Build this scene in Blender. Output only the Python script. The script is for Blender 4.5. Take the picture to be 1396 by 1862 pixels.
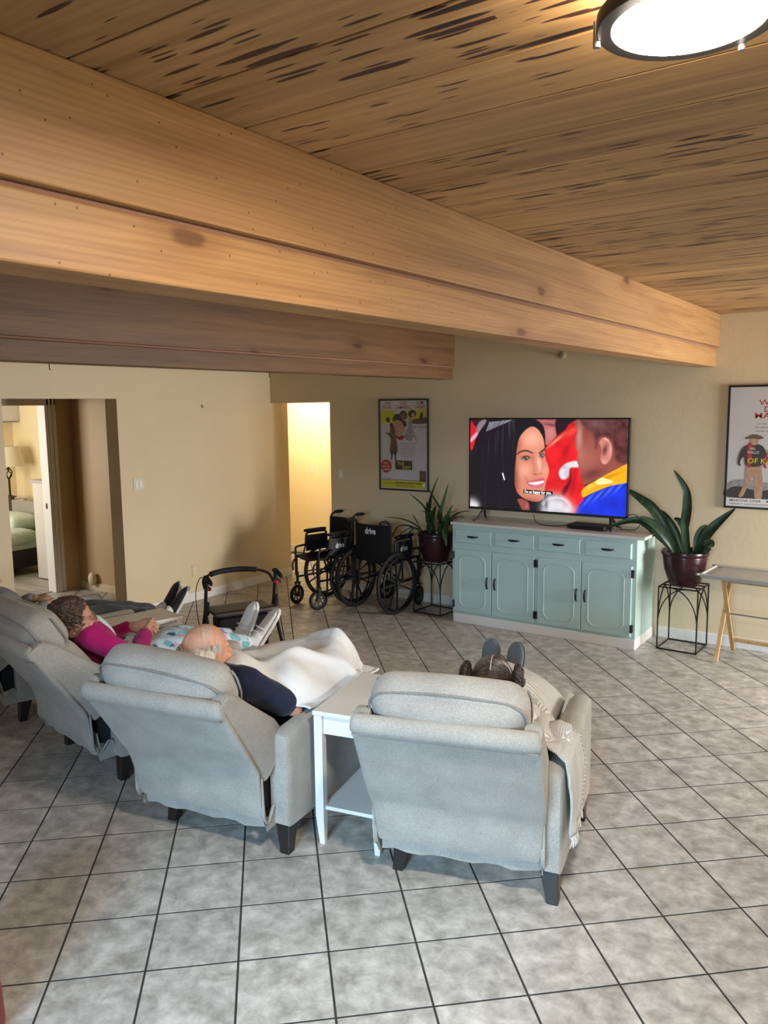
import bpy, bmesh, math, random
from mathutils import Vector, Matrix, noise as mnoise

for _o in list(bpy.data.objects):
    bpy.data.objects.remove(_o, do_unlink=True)
COL = bpy.context.scene.collection
SC = bpy.context.scene
PI = math.pi
SCRATCH = bpy.data.scenes.new('scratch')     # small scene in which lettering and welded skins are evaluated, removed at the end
R = math.radians
random.seed(11)

# ------------------------------------------------------------------ camera
F_PX, YAW, PITCH, ROLL, CAM_H = 1458.5, 0.60291, 0.13090, -0.011266, 2.0
_f = Vector((-math.sin(YAW) * math.cos(PITCH), math.cos(YAW) * math.cos(PITCH), -math.sin(PITCH)))
_r0 = Vector((math.cos(YAW), math.sin(YAW), 0))
_u0 = _r0.cross(_f)
_r = math.cos(ROLL) * _r0 + math.sin(ROLL) * _u0
_u = -math.sin(ROLL) * _r0 + math.cos(ROLL) * _u0
cam_data = bpy.data.cameras.new('camera')
cam = bpy.data.objects.new('camera', cam_data)
COL.objects.link(cam)
cam_data.sensor_fit = 'VERTICAL'
cam_data.sensor_height = 36.0
cam_data.lens = 36.0 * F_PX / 1862.0
cam_data.clip_start = 0.05
cam.matrix_world = Matrix(((_r.x, _u.x, -_f.x, 0), (_r.y, _u.y, -_f.y, 0), (_r.z, _u.z, -_f.z, CAM_H), (0, 0, 0, 1)))
SC.camera = cam

# ------------------------------------------------------------------ world, lights, exposure
SC.view_settings.view_transform = 'Standard'
SC.view_settings.look = 'None'
SC.view_settings.gamma = 1.0
SC.view_settings.use_curve_mapping = False
SC.view_settings.exposure = 0.5
world = bpy.data.worlds.new('daylight_world')
SC.world = world
world.use_nodes = True
world.node_tree.nodes['Background'].inputs[0].default_value = (0.62, 0.80, 1.0, 1)
world.node_tree.nodes['Background'].inputs[1].default_value = 1.0


def area_light(name, loc, target, sx, sy, power, color, spread=180):
    l = bpy.data.lights.new(name, 'AREA')
    l.shape = 'RECTANGLE'
    l.size, l.size_y = sx, sy
    l.energy = power
    l.color = color
    l.spread = R(spread)
    o = bpy.data.objects.new(name, l)
    COL.objects.link(o)
    o.location = loc
    d = Vector(target) - Vector(loc)
    o.rotation_euler = d.to_track_quat('-Z', 'Y').to_euler()
    return o


def point_light(name, loc, power, color, radius=0.1):
    l = bpy.data.lights.new(name, 'POINT')
    l.energy = power
    l.color = color
    l.shadow_soft_size = radius
    o = bpy.data.objects.new(name, l)
    COL.objects.link(o)
    o.location = loc
    return o


LAMP_STRENGTH = 430.0
# daylight entering by the glazed doorway and the window in the wall behind the photographer
area_light('daylight_doorway', (-0.3, -2.45, 1.8), (-1.5, 1.9, -0.1), 1.7, 1.1, 36, (0.44, 0.72, 1.0), 55)
area_light('daylight_window', (2.42, 6.1, 1.4), (-6.3, 4.9, 0.7), 1.2, 1.1, 80, (1.0, 0.98, 0.95), 95)
# ceiling lamp of the side hall and daylight of the bedroom window
point_light('hall_lamp_light', (-6.9, 7.75, 2.15), 40, (1.0, 0.90, 0.70), 0.12)
area_light('bedroom_window_light', (-9.3, 3.15, 1.5), (-9.4, 6.3, 1.2), 1.3, 1.2, 50, (1.0, 0.97, 0.90))
# added fill light with no fixture, out of view, to brighten the left wall
point_light('rear_fill_light', (-4.9, -0.4, 2.45), 12, (1.0, 0.91, 0.76), 0.14)


# ------------------------------------------------------------------ materials
MATS = {}


def _nt(name):
    m = bpy.data.materials.new(name)
    m.use_nodes = True
    nt = m.node_tree
    return m, nt, nt.nodes['Principled BSDF']


def mat(name, color, rough=0.6, metal=0.0, vary=0.0, vscale=8.0, bump=0.0, bscale=60.0, dark=None, sheen=0.0, emit=None, estr=0.0, coat=0.0, trans=0.0, stretch=(1, 1, 1), spec=None):
    if name in MATS:
        return MATS[name]
    m, nt, b = _nt(name)
    b.inputs['Base Color'].default_value = (*color, 1)
    b.inputs['Roughness'].default_value = rough
    b.inputs['Metallic'].default_value = metal
    if spec is not None:
        b.inputs['Specular IOR Level'].default_value = spec
    if coat:
        b.inputs['Coat Weight'].default_value = coat
    if sheen:
        b.inputs['Sheen Weight'].default_value = sheen
    if trans:
        b.inputs['Transmission Weight'].default_value = trans
    if emit:
        b.inputs['Emission Color'].default_value = (*emit, 1)
        b.inputs['Emission Strength'].default_value = estr
    if vary or bump:
        tc = nt.nodes.new('ShaderNodeTexCoord')
        mp = nt.nodes.new('ShaderNodeMapping')
        mp.inputs['Scale'].default_value = stretch
        nt.links.new(tc.outputs['Object'], mp.inputs['Vector'])
    if vary:
        n = nt.nodes.new('ShaderNodeTexNoise')
        n.inputs['Scale'].default_value = vscale
        n.inputs['Detail'].default_value = 6
        n.inputs['Roughness'].default_value = 0.6
        nt.links.new(mp.outputs[0], n.inputs['Vector'])
        rp = nt.nodes.new('ShaderNodeValToRGB')
        rp.color_ramp.elements[0].position = 0.3
        rp.color_ramp.elements[1].position = 0.7
        dk = dark if dark else tuple(c * (1 - vary) for c in color)
        rp.color_ramp.elements[0].color = (*dk, 1)
        rp.color_ramp.elements[1].color = (*[min(1, c * (1 + vary * 0.4)) for c in color], 1)
        nt.links.new(n.outputs['Fac'], rp.inputs['Fac'])
        nt.links.new(rp.outputs[0], b.inputs['Base Color'])
    if bump:
        n2 = nt.nodes.new('ShaderNodeTexNoise')
        n2.inputs['Scale'].default_value = bscale
        n2.inputs['Detail'].default_value = 4
        nt.links.new(mp.outputs[0], n2.inputs['Vector'])
        bp = nt.nodes.new('ShaderNodeBump')
        bp.inputs['Strength'].default_value = bump
        bp.inputs['Distance'].default_value = 0.01
        nt.links.new(n2.outputs['Fac'], bp.inputs['Height'])
        nt.links.new(bp.outputs[0], b.inputs['Normal'])
    MATS[name] = m
    return m


def wood(name, c_light, c_dark, axis='X', pecky=False, scale=1.0, rough=0.55, knots=False, c_mid=None, gbump=0.25):
    """long-grained timber; axis is the direction of the grain in object space"""
    m, nt, b = _nt(name)
    N, L = nt.nodes, nt.links
    tc = N.new('ShaderNodeTexCoord')
    oi = N.new('ShaderNodeObjectInfo')
    mul = N.new('ShaderNodeMath'); mul.operation = 'MULTIPLY'; mul.inputs[1].default_value = 37.0
    L.new(oi.outputs['Random'], mul.inputs[0])
    cmb = N.new('ShaderNodeCombineXYZ')
    for i in range(3):
        L.new(mul.outputs[0], cmb.inputs[i])
    add = N.new('ShaderNodeVectorMath'); add.operation = 'ADD'
    L.new(tc.outputs['Object'], add.inputs[0]); L.new(cmb.outputs[0], add.inputs[1])

    def mapping(along, across):
        mp = N.new('ShaderNodeMapping')
        s = {'X': (along, across, across), 'Y': (across, along, across), 'Z': (across, across, along)}[axis]
        mp.inputs['Scale'].default_value = [v * scale for v in s]
        L.new(add.outputs[0], mp.inputs['Vector'])
        return mp
    g = N.new('ShaderNodeTexNoise'); g.inputs['Scale'].default_value = 1.0; g.inputs['Detail'].default_value = 8
    g.inputs['Roughness'].default_value = 0.62; g.inputs['Distortion'].default_value = 0.6
    L.new(mapping(0.9, 16).outputs[0], g.inputs['Vector'])
    rp = N.new('ShaderNodeValToRGB')
    e = rp.color_ramp.elements
    e[0].position, e[1].position = 0.28, 0.74
    e[0].color, e[1].color = (*c_dark, 1), (*c_light, 1)
    if c_mid:
        x = e.new(0.5); x.color = (*c_mid, 1)
    L.new(g.outputs['Fac'], rp.inputs['Fac'])
    col = rp.outputs[0]
    hgt = g.outputs['Fac']
    # fine rings
    w = N.new('ShaderNodeTexWave'); w.wave_type = 'BANDS'
    w.bands_direction = {'X': 'Z', 'Y': 'Z', 'Z': 'X'}[axis]
    w.inputs['Scale'].default_value = 2.2; w.inputs['Distortion'].default_value = 9.0; w.inputs['Detail'].default_value = 3
    w.inputs['Detail Scale'].default_value = 1.4
    L.new(mapping(0.35, 9).outputs[0], w.inputs['Vector'])
    mx = N.new('ShaderNodeMix'); mx.data_type = 'RGBA'; mx.blend_type = 'MULTIPLY'
    mx.inputs[0].default_value = 0.28
    wr = N.new('ShaderNodeValToRGB')
    wr.color_ramp.elements[0].color = (0.62, 0.50, 0.40, 1); wr.color_ramp.elements[0].position = 0.1
    wr.color_ramp.elements[1].color = (1, 1, 1, 1); wr.color_ramp.elements[1].position = 0.55
    L.new(w.outputs['Fac'], wr.inputs['Fac'])
    L.new(col, mx.inputs[6]); L.new(wr.outputs[0], mx.inputs[7])
    col = mx.outputs[2]
    if knots:
        sepx = N.new('ShaderNodeSeparateXYZ')
        L.new(add.outputs[0], sepx.inputs[0])
        def cells(sy, sz, lo, hi, dark, amount, warp):
            nonlocal col
            c2 = N.new('ShaderNodeCombineXYZ')
            m_y = N.new('ShaderNodeMath'); m_y.operation = 'MULTIPLY'; m_y.inputs[1].default_value = sy
            m_z = N.new('ShaderNodeMath'); m_z.operation = 'MULTIPLY'; m_z.inputs[1].default_value = sz
            L.new(sepx.outputs[1], m_y.inputs[0]); L.new(sepx.outputs[2], m_z.inputs[0])
            L.new(m_y.outputs[0], c2.inputs[0]); L.new(m_z.outputs[0], c2.inputs[1])
            nzz = N.new('ShaderNodeTexNoise'); nzz.inputs['Scale'].default_value = 6.0
            L.new(c2.outputs[0], nzz.inputs['Vector'])
            mv = N.new('ShaderNodeMix'); mv.data_type = 'VECTOR'; mv.inputs[0].default_value = warp
            L.new(c2.outputs[0], mv.inputs[4]); L.new(nzz.outputs['Color'], mv.inputs[5])
            v = N.new('ShaderNodeTexVoronoi'); v.voronoi_dimensions = '2D'; v.inputs['Scale'].default_value = 1.0
            L.new(mv.outputs[1], v.inputs['Vector'])
            kr = N.new('ShaderNodeValToRGB')
            ke = kr.color_ramp.elements
            ke[0].position, ke[1].position = lo, hi
            ke[0].color, ke[1].color = (*dark, 1), (1, 1, 1, 1)
            L.new(v.outputs['Distance'], kr.inputs['Fac'])
            m2 = N.new('ShaderNodeMix'); m2.data_type = 'RGBA'; m2.blend_type = 'MULTIPLY'; m2.inputs[0].default_value = amount
            L.new(col, m2.inputs[6]); L.new(kr.outputs[0], m2.inputs[7])
            col = m2.outputs[2]
            return v
        cells(0.9, 2.2, 0.02, 0.15, (0.66, 0.54, 0.42), 0.7, 0.10)
        cells(0.9, 2.2, 0.030, 0.052, (0.42, 0.30, 0.22), 0.8, 0.10)
        cells(9.0, 9.0, 0.018, 0.030, (0.20, 0.10, 0.06), 0.8, 0.0)
        cells(0.6, 0.02, 0.01, 0.05, (0.72, 0.62, 0.52), 0.6, 0.03)
    if pecky:
        # lens-shaped decay pockets lying along the grain, in clusters
        def pockets(al, ac, size, keep, seed):
            nonlocal col
            mpv = mapping(al, ac)
            mpv.inputs['Location'].default_value = (seed, seed * 1.7, 0)
            wn = N.new('ShaderNodeTexNoise'); wn.inputs['Scale'].default_value = 2.5; wn.inputs['Detail'].default_value = 3
            L.new(mpv.outputs[0], wn.inputs['Vector'])
            mv = N.new('ShaderNodeMix'); mv.data_type = 'VECTOR'; mv.inputs[0].default_value = 0.16
            L.new(mpv.outputs[0], mv.inputs[4]); L.new(wn.outputs['Color'], mv.inputs[5])
            v = N.new('ShaderNodeTexVoronoi'); v.voronoi_dimensions = '2D'; v.inputs['Scale'].default_value = 1.0
            L.new(mv.outputs[1], v.inputs['Vector'])
            sc = N.new('ShaderNodeSeparateColor'); L.new(v.outputs['Color'], sc.inputs[0])
            cn = N.new('ShaderNodeTexNoise'); cn.inputs['Scale'].default_value = 1.0; cn.inputs['Detail'].default_value = 1
            L.new(mapping(0.9, 4.0).outputs[0], cn.inputs['Vector'])
            g1 = N.new('ShaderNodeMath'); g1.operation = 'ADD'; L.new(sc.outputs[0], g1.inputs[0])
            g0 = N.new('ShaderNodeMath'); g0.operation = 'MULTIPLY_ADD'; g0.inputs[1].default_value = 2.4; g0.inputs[2].default_value = -1.2
            L.new(cn.outputs['Fac'], g0.inputs[0]); L.new(g0.outputs[0], g1.inputs[1])
            rad = N.new('ShaderNodeMapRange'); rad.inputs['From Min'].default_value = keep; rad.inputs['From Max'].default_value = keep + 0.5
            rad.inputs['To Min'].default_value = 0.0; rad.inputs['To Max'].default_value = size
            L.new(g1.outputs[0], rad.inputs['Value'])
            df = N.new('ShaderNodeMath'); df.operation = 'SUBTRACT'
            L.new(rad.outputs[0], df.inputs[0]); L.new(v.outputs['Distance'], df.inputs[1])
            pr = N.new('ShaderNodeValToRGB')
            pr.color_ramp.elements[0].position, pr.color_ramp.elements[1].position = 0.0, 0.05
            pr.color_ramp.elements[0].color, pr.color_ramp.elements[1].color = (1, 1, 1, 1), (0.10, 0.038, 0.020, 1)
            L.new(df.outputs[0], pr.inputs['Fac'])
            m4 = N.new('ShaderNodeMix'); m4.data_type = 'RGBA'; m4.blend_type = 'MULTIPLY'; m4.inputs[0].default_value = 1.0
            L.new(col, m4.inputs[6]); L.new(pr.outputs[0], m4.inputs[7])
            col = m4.outputs[2]
        pockets(3.4, 34, 0.32, 0.52, 0.0)
        pockets(6.0, 60, 0.32, 0.62, 5.3)
    # board to board tone
    hs = N.new('ShaderNodeHueSaturation')
    mr = N.new('ShaderNodeMapRange'); mr.inputs['To Min'].default_value = 0.82; mr.inputs['To Max'].default_value = 1.12
    L.new(oi.outputs['Random'], mr.inputs['Value']); L.new(mr.outputs[0], hs.inputs['Value'])
    L.new(col, hs.inputs['Color'])
    L.new(hs.outputs[0], b.inputs['Base Color'])
    b.inputs['Roughness'].default_value = rough
    bp = N.new('ShaderNodeBump'); bp.inputs['Strength'].default_value = gbump; bp.inputs['Distance'].default_value = 0.006
    L.new(hgt, bp.inputs['Height']); L.new(bp.outputs[0], b.inputs['Normal'])
    MATS[name] = m
    return m


def fabric(name, c1, c2, scale=420, bump=0.5, rough=0.95, big=0.12):
    m, nt, b = _nt(name)
    N, L = nt.nodes, nt.links
    tc = N.new('ShaderNodeTexCoord')
    n = N.new('ShaderNodeTexNoise'); n.inputs['Scale'].default_value = scale; n.inputs['Detail'].default_value = 2
    L.new(tc.outputs['Object'], n.inputs['Vector'])
    rp = N.new('ShaderNodeValToRGB')
    rp.color_ramp.elements[0].position, rp.color_ramp.elements[1].position = 0.36, 0.64
    rp.color_ramp.elements[0].color, rp.color_ramp.elements[1].color = (*c1, 1), (*c2, 1)
    L.new(n.outputs['Fac'], rp.inputs['Fac'])
    n2 = N.new('ShaderNodeTexNoise'); n2.inputs['Scale'].default_value = 7; n2.inputs['Detail'].default_value = 5
    L.new(tc.outputs['Object'], n2.inputs['Vector'])
    mr = N.new('ShaderNodeMapRange'); mr.inputs['From Min'].default_value = 0.3; mr.inputs['From Max'].default_value = 0.7
    mr.inputs['To Min'].default_value = 1 - big; mr.inputs['To Max'].default_value = 1 + big
    L.new(n2.outputs['Fac'], mr.inputs['Value'])
    hs = N.new('ShaderNodeHueSaturation')
    L.new(mr.outputs[0], hs.inputs['Value']); L.new(rp.outputs[0], hs.inputs['Color'])
    L.new(hs.outputs[0], b.inputs['Base Color'])
    b.inputs['Roughness'].default_value = rough
    b.inputs['Specular IOR Level'].default_value = 0.15
    b.inputs['Sheen Weight'].default_value = 0.15
    bp = N.new('ShaderNodeBump'); bp.inputs['Strength'].default_value = bump; bp.inputs['Distance'].default_value = 0.003
    ad = N.new('ShaderNodeMath'); ad.operation = 'ADD'
    L.new(n.outputs['Fac'], ad.inputs[0]); L.new(n2.outputs['Fac'], ad.inputs[1])
    L.new(ad.outputs[0], bp.inputs['Height']); L.new(bp.outputs[0], b.inputs['Normal'])
    MATS[name] = m
    return m


def knit(name, c1, c2, scale=70):
    m, nt, b = _nt(name)
    N, L = nt.nodes, nt.links
    tc = N.new('ShaderNodeTexCoord')
    outs = []
    for d in ('X', 'Y'):
        w = N.new('ShaderNodeTexWave'); w.bands_direction = d
        w.inputs['Scale'].default_value = scale / 6.28; w.inputs['Distortion'].default_value = 1.5
        w.inputs['Detail'].default_value = 1
        mp = N.new('ShaderNodeMapping'); mp.inputs['Rotation'].default_value = (0.5, 0.6, 0.78)
        L.new(tc.outputs['Object'], mp.inputs['Vector']); L.new(mp.outputs[0], w.inputs['Vector'])
        outs.append(w.outputs['Fac'])
    mxm = N.new('ShaderNodeMath'); mxm.operation = 'MAXIMUM'
    L.new(outs[0], mxm.inputs[0]); L.new(outs[1], mxm.inputs[1])
    rp = N.new('ShaderNodeValToRGB')
    rp.color_ramp.elements[0].position, rp.color_ramp.elements[1].position = 0.3, 0.9
    rp.color_ramp.elements[0].color, rp.color_ramp.elements[1].color = (*c1, 1), (*c2, 1)
    L.new(mxm.outputs[0], rp.inputs['Fac']); L.new(rp.outputs[0], b.inputs['Base Color'])
    b.inputs['Roughness'].default_value = 1.0
    b.inputs['Specular IOR Level'].default_value = 0.1
    bp = N.new('ShaderNodeBump'); bp.inputs['Strength'].default_value = 0.8; bp.inputs['Distance'].default_value = 0.006
    L.new(mxm.outputs[0], bp.inputs['Height']); L.new(bp.outputs[0], b.inputs['Normal'])
    MATS[name] = m
    return m


def spots(name, base, cols, scale=14, thr=0.30):
    """printed cloth: soft blots of several colours on a pale ground"""
    m, nt, b = _nt(name)
    N, L = nt.nodes, nt.links
    tc = N.new('ShaderNodeTexCoord')
    nz = N.new('ShaderNodeTexNoise'); nz.inputs['Scale'].default_value = 18
    L.new(tc.outputs['Object'], nz.inputs['Vector'])
    mxv = N.new('ShaderNodeMix'); mxv.data_type = 'VECTOR'; mxv.inputs[0].default_value = 0.06
    L.new(tc.outputs['Object'], mxv.inputs[4]); L.new(nz.outputs['Color'], mxv.inputs[5])
    v = N.new('ShaderNodeTexVoronoi'); v.inputs['Scale'].default_value = scale
    L.new(mxv.outputs[1], v.inputs['Vector'])
    sp = N.new('ShaderNodeSeparateColor')
    L.new(v.outputs['Color'], sp.inputs[0])
    cr = N.new('ShaderNodeValToRGB'); cr.color_ramp.interpolation = 'CONSTANT'
    e = cr.color_ramp.elements
    e[0].position = 0; e[0].color = (*cols[0], 1)
    e[1].position = 1.0 / len(cols); e[1].color = (*cols[1], 1)
    for i, c in enumerate(cols[2:]):
        x = e.new((i + 2) / len(cols)); x.color = (*c, 1)
    L.new(sp.outputs[0], cr.inputs['Fac'])
    th = N.new('ShaderNodeValToRGB')
    th.color_ramp.elements[0].position, th.color_ramp.elements[1].position = thr, thr + 0.06
    th.color_ramp.elements[0].color, th.color_ramp.elements[1].color = (1, 1, 1, 1), (0, 0, 0, 1)
    L.new(v.outputs['Distance'], th.inputs['Fac'])
    mx = N.new('ShaderNodeMix'); mx.data_type = 'RGBA'
    mx.inputs[6].default_value = (*base, 1)
    L.new(th.outputs[0], mx.inputs[0]); L.new(cr.outputs[0], mx.inputs[7])
    L.new(mx.outputs[2], b.inputs['Base Color'])
    b.inputs['Roughness'].default_value = 0.9
    MATS[name] = m
    return m


def tile_material():
    m, nt, b = _nt('ceramic_floor_tile')
    N, L = nt.nodes, nt.links
    gm = N.new('ShaderNodeNewGeometry')
    oi = N.new('ShaderNodeObjectInfo')
    n = N.new('ShaderNodeTexNoise'); n.inputs['Scale'].default_value = 11; n.inputs['Detail'].default_value = 9
    n.inputs['Roughness'].default_value = 0.66; n.inputs['Distortion'].default_value = 0.25
    L.new(gm.outputs['Position'], n.inputs['Vector'])
    rp = N.new('ShaderNodeValToRGB')
    e = rp.color_ramp.elements
    e[0].position, e[1].position = 0.34, 0.66
    e[0].color, e[1].color = (0.27, 0.25, 0.222, 1), (0.58, 0.55, 0.505, 1)
    x = e.new(0.50); x.color = (0.41, 0.385, 0.348, 1)
    L.new(n.outputs['Fac'], rp.inputs['Fac'])
    hs = N.new('ShaderNodeHueSaturation')
    mr = N.new('ShaderNodeMapRange'); mr.inputs['To Min'].default_value = 0.93; mr.inputs['To Max'].default_value = 1.06
    L.new(oi.outputs['Random'], mr.inputs['Value']); L.new(mr.outputs[0], hs.inputs['Value'])
    L.new(rp.outputs[0], hs.inputs['Color']); L.new(hs.outputs[0], b.inputs['Base Color'])
    b.inputs['Roughness'].default_value = 0.36
    b.inputs['Specular IOR Level'].default_value = 0.4
    bp = N.new('ShaderNodeBump'); bp.inputs['Strength'].default_value = 0.08; bp.inputs['Distance'].default_value = 0.004
    L.new(n.outputs['Fac'], bp.inputs['Height']); L.new(bp.outputs[0], b.inputs['Normal'])
    return m


def emis(name, color, strength=1.0, vary=0.0, vscale=20.0, stretch=(1, 1, 1)):
    if name in MATS:
        return MATS[name]
    m, nt, b = _nt(name)
    b.inputs['Base Color'].default_value = (0.01, 0.01, 0.01, 1)
    b.inputs['Roughness'].default_value = 0.25
    b.inputs['Emission Color'].default_value = (*color, 1)
    b.inputs['Emission Strength'].default_value = strength
    if vary:
        tc = nt.nodes.new('ShaderNodeTexCoord')
        mp = nt.nodes.new('ShaderNodeMapping'); mp.inputs['Scale'].default_value = stretch
        n = nt.nodes.new('ShaderNodeTexNoise'); n.inputs['Scale'].default_value = vscale; n.inputs['Detail'].default_value = 5
        rp = nt.nodes.new('ShaderNodeValToRGB')
        rp.color_ramp.elements[0].position, rp.color_ramp.elements[1].position = 0.3, 0.72
        rp.color_ramp.elements[0].color = (*[c * (1 - vary) for c in color], 1)
        rp.color_ramp.elements[1].color = (*[min(1, c * (1 + vary)) for c in color], 1)
        nt.links.new(tc.outputs['Object'], mp.inputs[0]); nt.links.new(mp.outputs[0], n.inputs['Vector'])
        nt.links.new(n.outputs['Fac'], rp.inputs['Fac']); nt.links.new(rp.outputs[0], b.inputs['Emission Color'])
    MATS[name] = m
    return m


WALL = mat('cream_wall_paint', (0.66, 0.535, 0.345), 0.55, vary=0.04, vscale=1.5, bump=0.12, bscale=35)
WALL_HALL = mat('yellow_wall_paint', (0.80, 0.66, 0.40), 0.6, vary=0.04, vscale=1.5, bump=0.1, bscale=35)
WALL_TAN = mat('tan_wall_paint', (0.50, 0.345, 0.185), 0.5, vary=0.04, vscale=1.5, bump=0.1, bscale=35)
TRIMW = mat('white_trim_paint', (0.74, 0.72, 0.68), 0.4, vary=0.03, vscale=5)
GROUT = mat('dark_grout', (0.035, 0.030, 0.026), 0.9, vary=0.3, vscale=30)
PLANK = wood('pecky_cypress_board', (0.50, 0.305, 0.130), (0.24, 0.125, 0.050), 'X', pecky=True, c_mid=(0.385, 0.225, 0.092))
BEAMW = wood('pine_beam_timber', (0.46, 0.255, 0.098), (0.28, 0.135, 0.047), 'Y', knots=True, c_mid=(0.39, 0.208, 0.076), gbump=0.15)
BEAMW_SHADED = wood('shaded_beam_timber', (0.185, 0.092, 0.035), (0.09, 0.040, 0.016), 'Y', knots=True, c_mid=(0.14, 0.068, 0.026), gbump=0.2)  # beam timber with the shade between the beams put into its colour
TILE = tile_material()
FAB = fabric('greige_recliner_weave', (0.26, 0.243, 0.212), (0.44, 0.415, 0.37))
PIPING = fabric('greige_piping', (0.20, 0.185, 0.165), (0.28, 0.26, 0.235), scale=300)
BLACKCLOTH = mat('black_dust_cloth', (0.012, 0.011, 0.011), 0.95)
DARKWOOD = mat('espresso_wood', (0.018, 0.013, 0.011), 0.35, vary=0.2, vscale=10)
WHITEP = mat('white_table_paint', (0.78, 0.74, 0.68), 0.38, vary=0.05, vscale=4)
BLACKM = mat('black_powder_metal', (0.008, 0.008, 0.009), 0.42, spec=0.3)
BLACKP = mat('black_plastic', (0.010, 0.010, 0.011), 0.5)
RUBBER = mat('black_rubber', (0.009, 0.009, 0.009), 0.7, spec=0.25)
NYLON = mat('black_nylon', (0.007, 0.007, 0.008), 0.75, bump=0.2, bscale=200, spec=0.2)
STEEL = mat('grey_steel', (0.35, 0.35, 0.36), 0.35, metal=0.9)


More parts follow.
